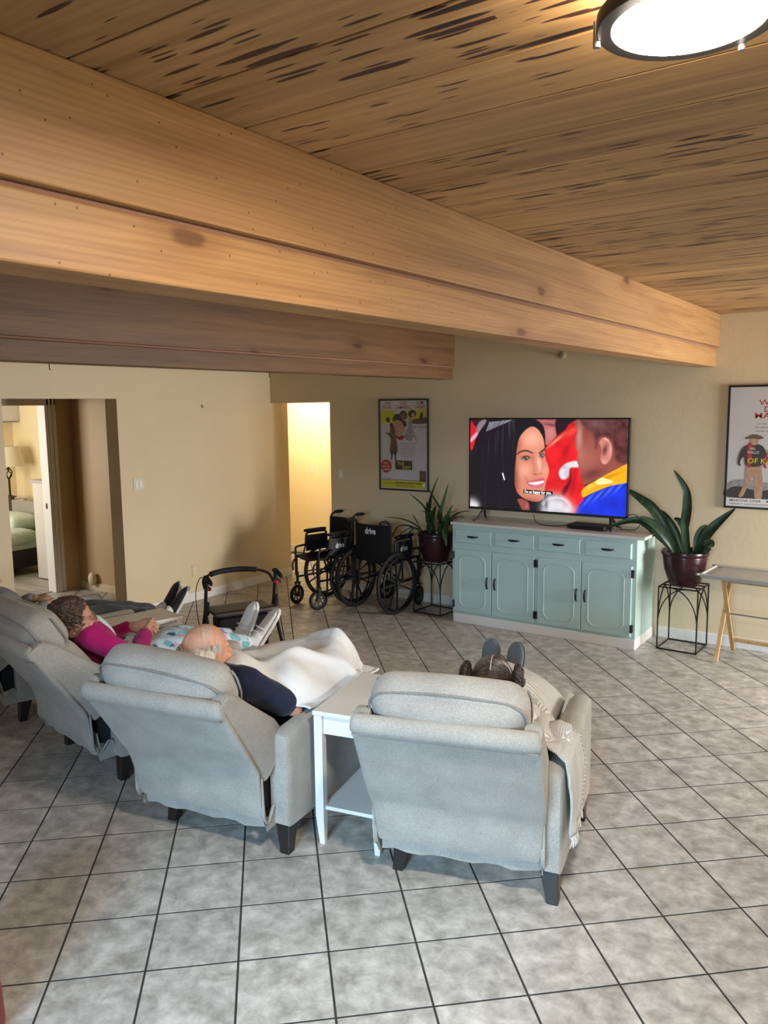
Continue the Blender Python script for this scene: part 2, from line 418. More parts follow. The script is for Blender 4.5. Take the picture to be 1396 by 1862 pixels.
# ------------------------------------------------------------------ mesh helpers
class MB:
    def __init__(self):
        self.v, self.f, self.m = [], [], []
        self.cur = 0

    def add(self, vs, fs, M=None):
        o = len(self.v)
        for p in vs:
            p = Vector(p)
            self.v.append(M @ p if M is not None else p)
        for f in fs:
            self.f.append([i + o for i in f])
            self.m.append(self.cur)
        return self

    def box(self, x0, x1, y0, y1, z0, z1, M=None):
        vs = [(x, y, z) for z in (z0, z1) for y in (y0, y1) for x in (x0, x1)]
        return self.add(vs, [(0, 2, 3, 1), (4, 5, 7, 6), (0, 1, 5, 4), (2, 6, 7, 3), (0, 4, 6, 2), (1, 3, 7, 5)], M)

    def bar(self, p0, p1, w, h, up=(0, 0, 1)):
        """rectangular bar from p0 to p1"""
        p0, p1 = Vector(p0), Vector(p1)
        d = p1 - p0
        L = d.length
        d.normalize()
        up = Vector(up)
        if abs(d.dot(up)) > 0.98:
            up = Vector((1, 0, 0))
        s = d.cross(up).normalized()
        t = s.cross(d)
        M = Matrix(((s.x, d.x, t.x, p0.x), (s.y, d.y, t.y, p0.y), (s.z, d.z, t.z, p0.z), (0, 0, 0, 1)))
        return self.box(-w / 2, w / 2, 0, L, -h / 2, h / 2, M)

    def taper(self, c0, s0, c1, s1):
        """frustum with rectangular ends: centre/size at bottom and top"""
        vs = []
        for c, s in ((c0, s0), (c1, s1)):
            for dx, dy in ((-1, -1), (1, -1), (1, 1), (-1, 1)):
                vs.append((c[0] + dx * s[0] / 2, c[1] + dy * s[1] / 2, c[2]))
        return self.add(vs, [(3, 2, 1, 0), (4, 5, 6, 7), (0, 1, 5, 4), (1, 2, 6, 5), (2, 3, 7, 6), (3, 0, 4, 7)])

    def tube(self, pts, r, n=8, closed=False, M=None, flat=1.0):
        pts = [Vector(p) for p in pts]
        k = len(pts)
        rs = r if isinstance(r, (list, tuple)) else [r] * k
        rings = []
        nrm = None
        for i in range(k):
            if closed:
                t = pts[(i + 1) % k] - pts[i - 1]
            else:
                t = pts[min(i + 1, k - 1)] - pts[max(i - 1, 0)]
            if t.length < 1e-9:
                t = Vector((0, 0, 1))
            t.normalize()
            if nrm is None:
                a = Vector((0, 0, 1)) if abs(t.z) < 0.9 else Vector((1, 0, 0))
                nrm = t.cross(a).normalized()
            else:
                nrm = (nrm - t * nrm.dot(t))
                if nrm.length < 1e-6:
                    nrm = t.orthogonal()
                nrm.normalize()
            b = t.cross(nrm)
            rings.append([pts[i] + (nrm * math.cos(2 * PI * j / n) + b * math.sin(2 * PI * j / n) * flat) * rs[i] for j in range(n)])
        vs = [p for rg in rings for p in rg]
        fs = []
        for i in range(k if closed else k - 1):
            a, c = i * n, ((i + 1) % k) * n
            for j in range(n):
                fs.append((a + j, a + (j + 1) % n, c + (j + 1) % n, c + j))
        if not closed:
            fs.append(tuple(range(n - 1, -1, -1)))
            fs.append(tuple((k - 1) * n + j for j in range(n)))
        return self.add(vs, fs, M)

    def lathe(self, prof, n=24, M=None, cap=True):
        vs = []
        for r, z in prof:
            for j in range(n):
                a = 2 * PI * j / n
                vs.append((r * math.cos(a), r * math.sin(a), z))
        fs = []
        for i in range(len(prof) - 1):
            for j in range(n):
                fs.append((i * n + j, i * n + (j + 1) % n, (i + 1) * n + (j + 1) % n, (i + 1) * n + j))
        if cap:
            fs.append(tuple(range(n - 1, -1, -1)))
            fs.append(tuple((len(prof) - 1) * n + j for j in range(n)))
        return self.add(vs, fs, M)

    def loft(self, rings, M=None, cap=True, closed=True):
        n = len(rings[0])
        vs = [p for rg in rings for p in rg]
        fs = []
        for i in range(len(rings) - 1):
            for j in range(n if closed else n - 1):
                fs.append((i * n + j, i * n + (j + 1) % n, (i + 1) * n + (j + 1) % n, (i + 1) * n + j))
        if cap:
            fs.append(tuple(range(n - 1, -1, -1)))
            fs.append(tuple((len(rings) - 1) * n + j for j in range(n)))
        return self.add(vs, fs, M)

    def rbox(self, c, h, r, n=8, M=None, puff=(0, 0, 0)):
        """soft rounded box: centre, half sizes, edge radius, puff of the six faces"""
        c, h = Vector(c), Vector(h)
        idx, vs, fs = {}, [], []

        def P(i, j, k):
            key = (i, j, k)
            if key not in idx:
                q = [-1 + 2 * i / n, -1 + 2 * j / n, -1 + 2 * k / n]
                q = [math.copysign(abs(a) ** 0.7, a) for a in q]
                full = Vector([q[a] * h[a] for a in range(3)])
                core = Vector([max(-(h[a] - r), min(h[a] - r, full[a])) for a in range(3)])
                d = full - core
                if d.length > 1e-9:
                    d = d.normalized() * r
                p = core + d
                for a in range(3):
                    if puff[a]:
                        b1, b2 = [x for x in range(3) if x != a]
                        wgt = (1 - q[b1] ** 2) * (1 - q[b2] ** 2)
                        p[a] += math.copysign(puff[a] * wgt, q[a]) * (1 if abs(q[a]) > 0.5 else abs(q[a]) * 2)
                idx[key] = len(vs)
                vs.append(p + c)
            return idx[key]
        for a in range(n):
            for b in range(n):
                fs.append((P(a, b, 0), P(a, b + 1, 0), P(a + 1, b + 1, 0), P(a + 1, b, 0)))
                fs.append((P(a, b, n), P(a + 1, b, n), P(a + 1, b + 1, n), P(a, b + 1, n)))
                fs.append((P(a, 0, b), P(a + 1, 0, b), P(a + 1, 0, b + 1), P(a, 0, b + 1)))
                fs.append((P(a, n, b), P(a, n, b + 1), P(a + 1, n, b + 1), P(a + 1, n, b)))
                fs.append((P(0, a, b), P(0, a, b + 1), P(0, a + 1, b + 1), P(0, a + 1, b)))
                fs.append((P(n, a, b), P(n, a + 1, b), P(n, a + 1, b + 1), P(n, a, b + 1)))
        return self.add(vs, fs, M)

    def sphere(self, c, rad, nu=16, nv=10, M=None):
        rx, ry, rz = rad if isinstance(rad, (tuple, list)) else (rad,) * 3
        vs, fs = [(c[0], c[1], c[2] - rz)], []
        for i in range(1, nv):
            t = -PI / 2 + PI * i / nv
            for j in range(nu):
                a = 2 * PI * j / nu
                vs.append((c[0] + rx * math.cos(t) * math.cos(a), c[1] + ry * math.cos(t) * math.sin(a), c[2] + rz * math.sin(t)))
        vs.append((c[0], c[1], c[2] + rz))
        for j in range(nu):
            fs.append((0, 1 + (j + 1) % nu, 1 + j))
            e = 1 + (nv - 2) * nu
            fs.append((e + j, e + (j + 1) % nu, len(vs) - 1))
        for i in range(nv - 2):
            for j in range(nu):
                a, b = 1 + i * nu, 1 + (i + 1) * nu
                fs.append((a + j, a + (j + 1) % nu, b + (j + 1) % nu, b + j))
        return self.add(vs, fs, M)

    def mesh(self, name, mats, smooth=None):
        me = bpy.data.meshes.new(name)
        me.from_pydata([tuple(p) for p in self.v], [], self.f)
        for mt in (mats if isinstance(mats, (list, tuple)) else [mats]):
            me.materials.append(mt)
        if isinstance(mats, (list, tuple)) and len(mats) > 1:
            for p, i in zip(me.polygons, self.m):
                p.material_index = i
        me.update()
        bm = bmesh.new(); bm.from_mesh(me)
        bmesh.ops.recalc_face_normals(bm, faces=bm.faces)
        bm.to_mesh(me); bm.free()
        if smooth is not None:
            me.shade_smooth()
            me.set_sharp_from_angle(angle=R(smooth))
        return me

    def build(self, name, mats, parent=None, smooth=None, bevel=0.0, seg=2, subsurf=0):
        o = bpy.data.objects.new(name, self.mesh(name, mats, smooth))
        COL.objects.link(o)
        if parent is not None:
            o.parent = parent
        if bevel:
            md = o.modifiers.new('bevel', 'BEVEL')
            md.width = bevel; md.segments = seg; md.limit_method = 'ANGLE'; md.angle_limit = R(35)
            md.harden_normals = False
        if subsurf:
            md = o.modifiers.new('subsurf', 'SUBSURF'); md.levels = md.render_levels = subsurf
        return o


def tag(o, label=None, cat=None, group=None, kind=None):
    if label:
        o['label'] = label
    if cat:
        o['category'] = cat
    if group:
        o['group'] = group
    if kind:
        o['kind'] = kind
    return o


def thing(name, label, cat, loc=(0, 0, 0), rz=0.0, group=None):
    o = bpy.data.objects.new(name, None)
    COL.objects.link(o)
    o.empty_display_size = 0.1
    o.location = loc
    o.rotation_euler = (0, 0, rz)
    return tag(o, label, cat, group)


def struct(name, mb, m, parent=None, **kw):
    o = mb.build(name, m, parent, **kw)
    if parent is None:
        o['kind'] = 'structure'
    return o


def copy_tree(o, parent=None):
    c = o.copy()
    COL.objects.link(c)
    c.parent = parent
    for ch in [x for x in o.children]:
        copy_tree(ch, c)
    return c


def arc(c, r, a0, a1, n, plane='XZ'):
    out = []
    for i in range(n + 1):
        a = R(a0 + (a1 - a0) * i / n)
        x, y = r * math.cos(a), r * math.sin(a)
        if plane == 'XZ':
            out.append((c[0] + x, c[1], c[2] + y))
        elif plane == 'YZ':
            out.append((c[0], c[1] + x, c[2] + y))
        else:
            out.append((c[0] + x, c[1] + y, c[2]))
    return out


def spline(pts, n=6, closed=False):
    """Catmull-Rom through pts"""
    P = [Vector(p) for p in pts]
    k = len(P)
    out = []
    for i in range(k if closed else k - 1):
        if closed:
            a, b, c, d = P[i - 1], P[i], P[(i + 1) % k], P[(i + 2) % k]
        else:
            a, b, c, d = P[max(i - 1, 0)], P[i], P[i + 1], P[min(i + 2, k - 1)]
        for j in range(n):
            t = j / n
            out.append(0.5 * ((2 * b) + (c - a) * t + (2 * a - 5 * b + 4 * c - d) * t * t + (3 * b - a - 3 * c + d) * t ** 3))
    if not closed:
        out.append(P[-1])
    return out


def rot_from(d, up=(0, 0, 1)):
    """matrix whose +Y axis is d"""
    d = Vector(d).normalized()
    up = Vector(up)
    if abs(d.dot(up)) > 0.98:
        up = Vector((1, 0, 0))
    s = d.cross(up).normalized()
    t = s.cross(d)
    return Matrix(((s.x, d.x, t.x, 0), (s.y, d.y, t.y, 0), (s.z, d.z, t.z, 0), (0, 0, 0, 1)))


def text_mesh(body, size, width=None, bold=0.0, align='CENTER', space=1.0):
    """flat lettering: list of verts (x,y) and faces, baseline at y = 0; width squeezes it"""
    cu = bpy.data.curves.new('lettering', 'FONT')
    cu.body = body
    cu.size = size
    cu.align_x = align
    cu.space_line = space
    cu.offset = bold
    cu.resolution_u = 3
    o = bpy.data.objects.new('lettering', cu)
    SCRATCH.collection.objects.link(o)
    with bpy.context.temp_override(scene=SCRATCH, view_layer=SCRATCH.view_layers[0]):
        dg = bpy.context.evaluated_depsgraph_get()
    me = bpy.data.meshes.new_from_object(o.evaluated_get(dg))
    vs = [Vector((v.co.x, v.co.y, 0)) for v in me.vertices]
    fs = [tuple(p.vertices) for p in me.polygons]
    bpy.data.objects.remove(o, do_unlink=True)
    bpy.data.curves.remove(cu)
    bpy.data.meshes.remove(me)
    if width and vs:
        w = max(v.x for v in vs) - min(v.x for v in vs)
        k = width / max(w, 1e-6)
        for v in vs:
            v.x *= k
    return vs, fs

# ================================================================== the setting
CEIL = 2.695
XL, YB, XR, YF = -6.31, 6.90, 2.50, -2.60      # left wall, television wall, right wall, wall behind the camera

# ---- floor: grout bed with ceramic tiles laid on the diagonal
TS, TYAW, TOX, TOY = 0.32909, 0.744463, -3.50105, 7.32125
floor = struct('floor', MB().box(-8.05, XR, YF, 8.45, -0.05, -0.0012), GROUT)
_e1 = Vector((math.cos(TYAW), math.sin(TYAW), 0))
_e2 = Vector((-math.sin(TYAW), math.cos(TYAW), 0))
tile_mb = MB()
_h = TS / 2 - 0.0042
_ring = lambda s, z: [(-s, -s, z), (s, -s, z), (s, s, z), (-s, s, z)]
tile_mb.loft([_ring(_h, -0.0025), _ring(_h, -0.0004), _ring(_h - 0.0008, 0.0)])
tile_me = tile_mb.mesh('tile', TILE)
cells = []
for i in range(-60, 60):
    for j in range(-60, 60):
        c = (i + 0.5 + TOX) * TS * _e1 + (j + 0.5 + TOY) * TS * _e2
        if not (-7.95 < c.x < XR - 0.1 and YF + 0.1 < c.y < 8.3):
            continue
        if c.x < XL - 0.25 and not (2.6 < c.y < 5.45 or c.y > 7.2):
            continue
        if c.y > YB + 0.3 and c.x > -4.7:
            continue
        d = c - Vector((0, 0, CAM_H))
        z = d.dot(_f)
        vis = False
        if z > 0.3:
            px, py = 698 + F_PX * d.dot(_r) / z, 931 - F_PX * d.dot(_u) / z
            vis = -60 < px < 1456 and 900 < py < 1960
        cells.append((z if vis else 1000 + c.length, c))
cells.sort(key=lambda t: t[0])
field = MB()
for k, (z, c) in enumerate(cells):
    if k < 300 and z < 900:
        o = bpy.data.objects.new('tile', tile_me)
        COL.objects.link(o)
        o.parent = floor
        o.location = c
        o.rotation_euler = (random.uniform(-.0006, .0006), random.uniform(-.0006, .0006), TYAW)
    else:
        field.add(tile_mb.v, tile_mb.f, Matrix.Translation(c) @ Matrix.Rotation(TYAW, 4, 'Z'))
ft = field.build('tile_field', TILE, floor)
ft['kind'] = 'stuff'

# ---- ceiling boards
ceiling = struct('ceiling', MB().box(XL - 0.17, XR + 0.15, YF - 0.15, YB + 0.15, CEIL + 0.02, CEIL + 0.10), mat('dark_roof_deck', (0.012, 0.008, 0.005), 0.9))
y = 1.055 - 15 * 0.25
while y < YB - 0.01:
    y0, y1 = max(y, YF), min(y + 0.25, YB)
    if y1 - y0 > 0.03:
        w, g = (y1 - y0) / 2, 0.0035
        b = MB()
        L0, L1 = XL, XR
        prof = [(-w + g, 0.02), (-w + g, 0.0015), (-w + g + 0.0015, 0.0), (w - g - 0.0015, 0.0), (w - g, 0.0015), (w - g, 0.02)]
        b.loft([[(xx, yy, zz) for yy, zz in prof] for xx in (L0, L1)])
        o = b.build('plank', PLANK, ceiling)
        o.location = (0, (y0 + y1) / 2, CEIL)
    y += 0.25

# ---- beams: each is two stacked timbers, the lower one slightly set back
def ceiling_beam(x_face, label, m, z0, zs):
    t = thing('ceiling_beam', label, 'beam', (x_face - 0.075, (YF + YB) / 2, z0), 0, 'ceiling beams')
    hy = (YB - YF) / 2 - 0.002
    top = CEIL - z0 + 0.0
    MB().box(-0.075, 0.075, -hy, hy, zs - z0 + 0.006, top).build('upper_timber', m, t, bevel=0.004)
    MB().box(-0.092, 0.054, -hy, hy, 0, zs - z0 - 0.006).build('lower_timber', m, t, bevel=0.005)
    MB().box(-0.082, 0.047, -hy, hy, zs - z0 - 0.007, zs - z0 + 0.007).build('seam_strip', mat('beam_seam', (0.24, 0.12, 0.075), 0.8), t)
    return t
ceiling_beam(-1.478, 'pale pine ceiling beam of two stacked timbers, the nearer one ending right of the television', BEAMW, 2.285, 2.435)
ceiling_beam(-3.90, 'ceiling beam with shade darkened into its colour, ending on the wall above the small framed poster', BEAMW_SHADED, 2.253, 2.372)
# bent nails sticking out under the darker beam
for yy in (2.62, 4.37):
    n = MB().tube([(-4.0, yy, 2.256), (-4.0, yy, 2.225), (-3.995, yy + 0.004, 2.215)], 0.003, 6)
    tag(n.build('nail', BLACKM), 'small dark nail under the darker beam, ' + ('above the bedroom opening' if yy < 3 else 'above the bare cream wall'), 'nail', 'nails under the beam')

# ---- walls
wb = MB().box(-5.45, XR, YB, YB + 0.15, -0.05, CEIL + 0.02)
wb.box(XL, -5.45, YB, YB + 0.15, 2.05, CEIL + 0.02)
wall_back = struct('wall_back', wb, WALL)
wl = MB().box(XL - 0.17, XL, 4.80, 7.19, -0.05, CEIL + 0.02)
wl.box(XL - 0.17, XL, 3.68, 4.80, 2.098, CEIL + 0.02)
wl.box(XL - 0.17, XL, YF, 3.68, -0.05, CEIL + 0.02)
wall_left = struct('wall_left', wl, WALL)
# wall on the right with a window, wall behind the camera with a glazed doorway
wr = MB().box(XR, XR + 0.15, YF, 5.50, -0.05, CEIL + 0.02)
wr.box(XR, XR + 0.15, 6.70, YB, -0.05, CEIL + 0.02)
wr.box(XR, XR + 0.15, 5.50, 6.70, -0.05, 0.85)
wr.box(XR, XR + 0.15, 5.50, 6.70, 2.05, CEIL + 0.02)
struct('wall_right', wr, WALL)
wf = MB().box(XL, -1.25, YF - 0.15, YF, -0.05, CEIL + 0.02)
wf.box(0.65, XR, YF - 0.15, YF, -0.05, CEIL + 0.02)
wf.box(-1.25, 0.65, YF - 0.15, YF, 2.4, CEIL + 0.02)
struct('wall_front', wf, WALL)
# ---- side hall behind the television wall
struct('wall_hall', MB().box(-9.2, -4.5, 8.40, 8.5, -0.05, 2.45), WALL_HALL)
hs_ = MB().box(-9.2, XL - 0.17, 7.05, 7.19, -0.05, 2.45)
hs_.box(-4.55, -4.45, 7.05, 8.4, -0.05, 2.45)
hs_.box(-9.2, -9.1, 7.19, 8.4, -0.05, 2.45)
struct('wall_hall_side', hs_, WALL_HALL)
struct('ceiling_hall', MB().box(-9.2, -4.45, 7.05, 8.5, 2.40, 2.5), mat('hall_ceiling_white', (0.75, 0.68, 0.55), 0.8))
struct('floor_hall', MB().box(-9.2, -8.05, 7.05, 8.5, -0.05, -0.001), GROUT)
# ---- passage and bedroom behind the left wall
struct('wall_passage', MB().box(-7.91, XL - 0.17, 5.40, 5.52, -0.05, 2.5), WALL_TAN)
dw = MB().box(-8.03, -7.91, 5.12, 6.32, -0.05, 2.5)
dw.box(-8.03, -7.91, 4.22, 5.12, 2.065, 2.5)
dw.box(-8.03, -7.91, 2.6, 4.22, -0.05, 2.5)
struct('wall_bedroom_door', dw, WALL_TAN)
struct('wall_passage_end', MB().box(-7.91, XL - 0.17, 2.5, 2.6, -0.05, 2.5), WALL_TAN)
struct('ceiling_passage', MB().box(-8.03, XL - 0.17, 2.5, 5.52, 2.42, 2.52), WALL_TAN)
struct('wall_bedroom_far', MB().box(-10.72, -10.60, 3.0, 6.44, -0.05, 2.55), WALL_HALL)
struct('wall_bedroom_side', MB().box(-10.60, -8.03, 6.32, 6.44, -0.05, 2.55), WALL_HALL)
struct('wall_bedroom_window', MB().box(-10.60, -8.03, 2.9, 3.0, -0.05, 2.55), WALL_HALL)
struct('ceiling_bedroom', MB().box(-10.72, -8.03, 2.9, 6.44, 2.5, 2.6), mat('bedroom_ceiling_white', (0.75, 0.72, 0.66), 0.8))
GREYWOOD = wood('grey_floor_board', (0.42, 0.39, 0.34), (0.22, 0.20, 0.175), 'X', scale=0.9, rough=0.45)
fb = struct('floor_bedroom', MB().box(-10.6, -7.97, 2.6, 6.32, -0.05, 0.0), mat('board_joint', (0.10, 0.09, 0.08), 0.9))
for k in range(24):
    y0 = 2.62 + k * 0.155
    if y0 + 0.15 > 6.32:
        break
    x0 = -10.58
    while x0 < -8.0:
        x1 = min(x0 + (1.2 if (k % 2 or x0 > -10.5) else 0.6), -7.97)
        o = MB().box(-(x1 - x0) / 2 + .001, (x1 - x0) / 2 - .001, -0.076, 0.076, 0, 0.008).build('floor_board', GREYWOOD, fb)
        o.location = ((x0 + x1) / 2, y0 + 0.0775, -0.002)
        x0 = x1
# ---- baseboards and door casing
struct('baseboard_left', MB().box(XL, XL + 0.014, 4.80, 7.19, 0, 0.095), TRIMW, bevel=0.004)
bb = MB().box(-5.45, -3.64, YB - 0.014, YB, 0, 0.095)
bb.box(-1.90, XR, YB - 0.014, YB, 0, 0.095)
struct('baseboard_back', bb, TRIMW, bevel=0.004)
struct('baseboard_hall', MB().box(-9.1, -4.55, 8.386, 8.40, 0, 0.10), TRIMW, bevel=0.004)
struct('baseboard_passage', MB().box(-7.90, XL - 0.17, 5.386, 5.40, 0, 0.085), mat('tan_trim_paint', (0.62, 0.50, 0.34), 0.45), bevel=0.004)
dc = MB()
dc.box(-7.91, -7.892, 5.10, 5.21, 0, 2.15)
dc.box(-7.892, -7.882, 5.12, 5.145, 0, 2.15)
dc.box(-7.892, -7.884, 5.165, 5.19, 0, 2.15)
dc.box(-8.04, -7.90, 5.085, 5.12, 0, 2.08)
dc.box(-7.91, -7.892, 4.13, 4.24, 0, 2.15)
dc.box(-8.04, -7.90, 4.22, 4.255, 0, 2.08)
dc.box(-7.91, -7.892, 4.13, 5.21, 2.05, 2.15)
dc.box(-8.04, -7.90, 4.255, 5.085, 2.05, 2.08)
d1 = struct('door_1', dc, TRIMW, bevel=0.004)
MB().box(-7.99, -7.96, 5.082, 5.0855, 0.93, 0.99).build('strike_plate', mat('dark_brass', (0.06, 0.045, 0.03), 0.4, metal=0.8), d1)
# window and doorway frames behind the camera (daylight comes through them)
w1 = MB()
for (a, b_) in ((5.50, 5.56), (6.07, 6.13), (6.64, 6.70)):
    w1.box(XR + 0.03, XR + 0.10, a, b_, 0.85, 2.05)
w1.box(XR + 0.03, XR + 0.10, 5.50, 6.70, 0.85, 0.91)
w1.box(XR + 0.03, XR + 0.10, 5.50, 6.70, 1.99, 2.05)
struct('window_1', w1, TRIMW)
w2 = MB()
for (a, b_) in ((-1.25, -1.18), (-0.33, -0.27), (0.58, 0.65)):
    w2.box(a, b_, YF - 0.12, YF - 0.05, 0, 2.4)
w2.box(-1.25, 0.65, YF - 0.12, YF - 0.05, 2.33, 2.4)
struct('door_2', w2, TRIMW)

# ---- switches, outlets, small wall fittings
PLATE = mat('ivory_switch_plastic', (0.66, 0.62, 0.50), 0.4)
def switch_plate(name, label, loc, facing, w, h, rockers, group='wall switches'):
    """facing: rotation about z so that local -y looks into the room"""
    t = thing(name, label, 'light switch', loc, facing, group)
    MB().box(-w / 2, w / 2, -0.006, 0, -h / 2, h / 2).build('plate', PLATE, t, bevel=0.002)
    for x in rockers:
        MB().box(x - 0.016, x + 0.016, -0.010, -0.006, -0.034, 0.034).build('rocker', mat('white_switch', (0.78, 0.76, 0.68), 0.35), t, bevel=0.0015)
    return t
switch_plate('light_switch', 'cream double switch plate on the left wall beside the bedroom opening', (XL, 5.00, 1.285), R(90), 0.118, 0.118, (-0.024, 0.024))
switch_plate('light_switch', 'single cream switch plate on the shaded wall left of the small poster', (-5.31, YB, 1.276), 0, 0.072, 0.118, (0,))
switch_plate('light_switch', 'single switch plate on the bright yellow hall wall', (-6.95, 8.40, 1.16), 0, 0.072, 0.118, (0,))
o = thing('wall_outlet', 'faint cream outlet low on the left wall behind the dark slip-on shoes', 'outlet', (XL, 5.66, 0.32), R(90))
MB().box(-0.036, 0.036, -0.006, 0, -0.058, 0.058).build('plate', WALL, o, bevel=0.002)
MB().box(-0.017, 0.017, -0.008, -0.006, 0.008, 0.036).box(-0.017, 0.017, -0.008, -0.006, -0.036, -0.008).build('socket', PLATE, o)
tag(MB().tube([(XL, 5.85, 2.035), (XL + 0.012, 5.85, 2.03), (XL + 0.016, 5.85, 2.015), (XL + 0.013, 5.85, 2.005)], 0.004, 6).build('wall_hook', BLACKM), 'tiny dark hook left high on the bare cream wall', 'hook')
o = thing('plug_in_air_freshener', 'round cream plug-in freshener low on the tan passage wall', 'air freshener', (-7.62, 5.386, 0.14))
MB().sphere((0, -0.035, 0.0), (0.055, 0.04, 0.075)).build('body', mat('cream_plastic', (0.68, 0.55, 0.38), 0.5), o, smooth=60)
MB().box(-0.02, 0.02, -0.02, 0.012, -0.03, 0.01).build('plug', PLATE, o)
# fire sprinkler on the wall under the pale beam
o = thing('sprinkler_head', 'small metal sprinkler head on the wall just under the pale beam', 'sprinkler', (-2.80, YB, 2.435))
MY = Matrix.Rotation(R(90), 4, 'X')
MB().lathe([(0.032, 0), (0.032, 0.005), (0.024, 0.009), (0.010, 0.010)], 20, MY).build('escutcheon', mat('painted_steel', (0.45, 0.36, 0.24), 0.5), o, smooth=40)
sp = MB().lathe([(0.010, 0.010), (0.010, 0.03)], 12, MY)
sp.tube([(-0.012, -0.03, 0), (-0.012, -0.05, 0), (0, -0.058, 0), (0.012, -0.05, 0), (0.012, -0.03, 0)], 0.003, 6)
sp.lathe([(0.017, 0.058), (0.017, 0.061)], 12, MY)
sp.build('head', STEEL, o, smooth=40)

# ---- ceiling lamp (gives its own light)
lamp = thing('ceiling_lamp', 'round flush ceiling lamp with a dark bronze ring and glowing white drum diffuser', 'ceiling lamp', (-0.365, 1.392, CEIL))
BRONZE = mat('dark_bronze', (0.085, 0.072, 0.064), 0.4, metal=0.6)
MB().lathe([(0.105, 0.0), (0.105, -0.03), (0.10, -0.035)], 40).build('ceiling_plate', BRONZE, lamp, smooth=40)
MB().lathe([(0.118, -0.102), (0.139, -0.102), (0.141, -0.098), (0.141, -0.080), (0.136, -0.076), (0.118, -0.078), (0.118, -0.102)], 56, cap=False).build('ring', BRONZE, lamp, smooth=40)
GLOW = emis('lamp_diffuser_glow', (1.0, 0.92, 0.79), LAMP_STRENGTH)
MB().lathe([(0.0005, -0.106), (0.06, -0.106), (0.10, -0.104), (0.117, -0.100)], 48, cap=False).build('diffuser', GLOW, lamp, smooth=50)
MB().lathe([(0.117, -0.099), (0.117, -0.03), (0.0005, -0.03)], 48, cap=False).build('drum_side', emis('lamp_side_glow', (1.0, 0.86, 0.64), LAMP_STRENGTH * 0.14), lamp, smooth=50)
for k in range(3):
    a = R(68 + 120 * k)
    cx_, cy_ = 0.143 * math.cos(a), 0.143 * math.sin(a)
    MB().tube([(cx_, cy_, -0.11), (cx_, cy_, -0.07)], 0.006, 10).build('clip_screw', STEEL, lamp, smooth=40)
    MB().bar((cx_ * .98, cy_ * .98, -0.078), (cx_ * .74, cy_ * .74, -0.0), 0.014, 0.003).build('bracket', BRONZE, lamp)

# ================================================================== sideboard
TEAL = mat('pale_aqua_paint', (0.42, 0.555, 0.505), 0.42, vary=0.05, vscale=3)
sb = thing('sideboard', 'pale aqua painted sideboard with four drawers, four doors and black pulls', 'cabinet', (-2.78, 6.39, 0))
_cx = -2.78
MB().box(-3.632 - _cx, -1.928 - _cx, 0, 0.49, 0.085, 0.915).build('body', TEAL, sb, bevel=0.003)
MB().box(-3.620 - _cx, -1.925 - _cx, -0.012, 0.495, 0, 0.086).build('plinth', TRIMW, sb, bevel=0.003)
MB().box(-3.640 - _cx, -1.860 - _cx, -0.030, 0.508, 0.915, 0.942).build('countertop', mat('pale_laminate', (0.60, 0.58, 0.53), 0.3, vary=0.08, vscale=6), sb, bevel=0.005)


def pull(parent, c, horizontal):
    L = 0.05
    pts = [(-L, 0, 0), (-L * .85, -0.018, 0), (-L * .45, -0.026, 0), (0, -0.028, 0), (L * .45, -0.026, 0), (L * .85, -0.018, 0), (L, 0, 0)]
    if not horizontal:
        pts = [(p[2], p[1], p[0]) for p in pts]
    m = MB().tube(pts, [0.006, 0.007, 0.009, 0.010, 0.009, 0.007, 0.006], 8)
    o = m.build('pull', BLACKM, parent, smooth=50)
    o.location = c
    return o


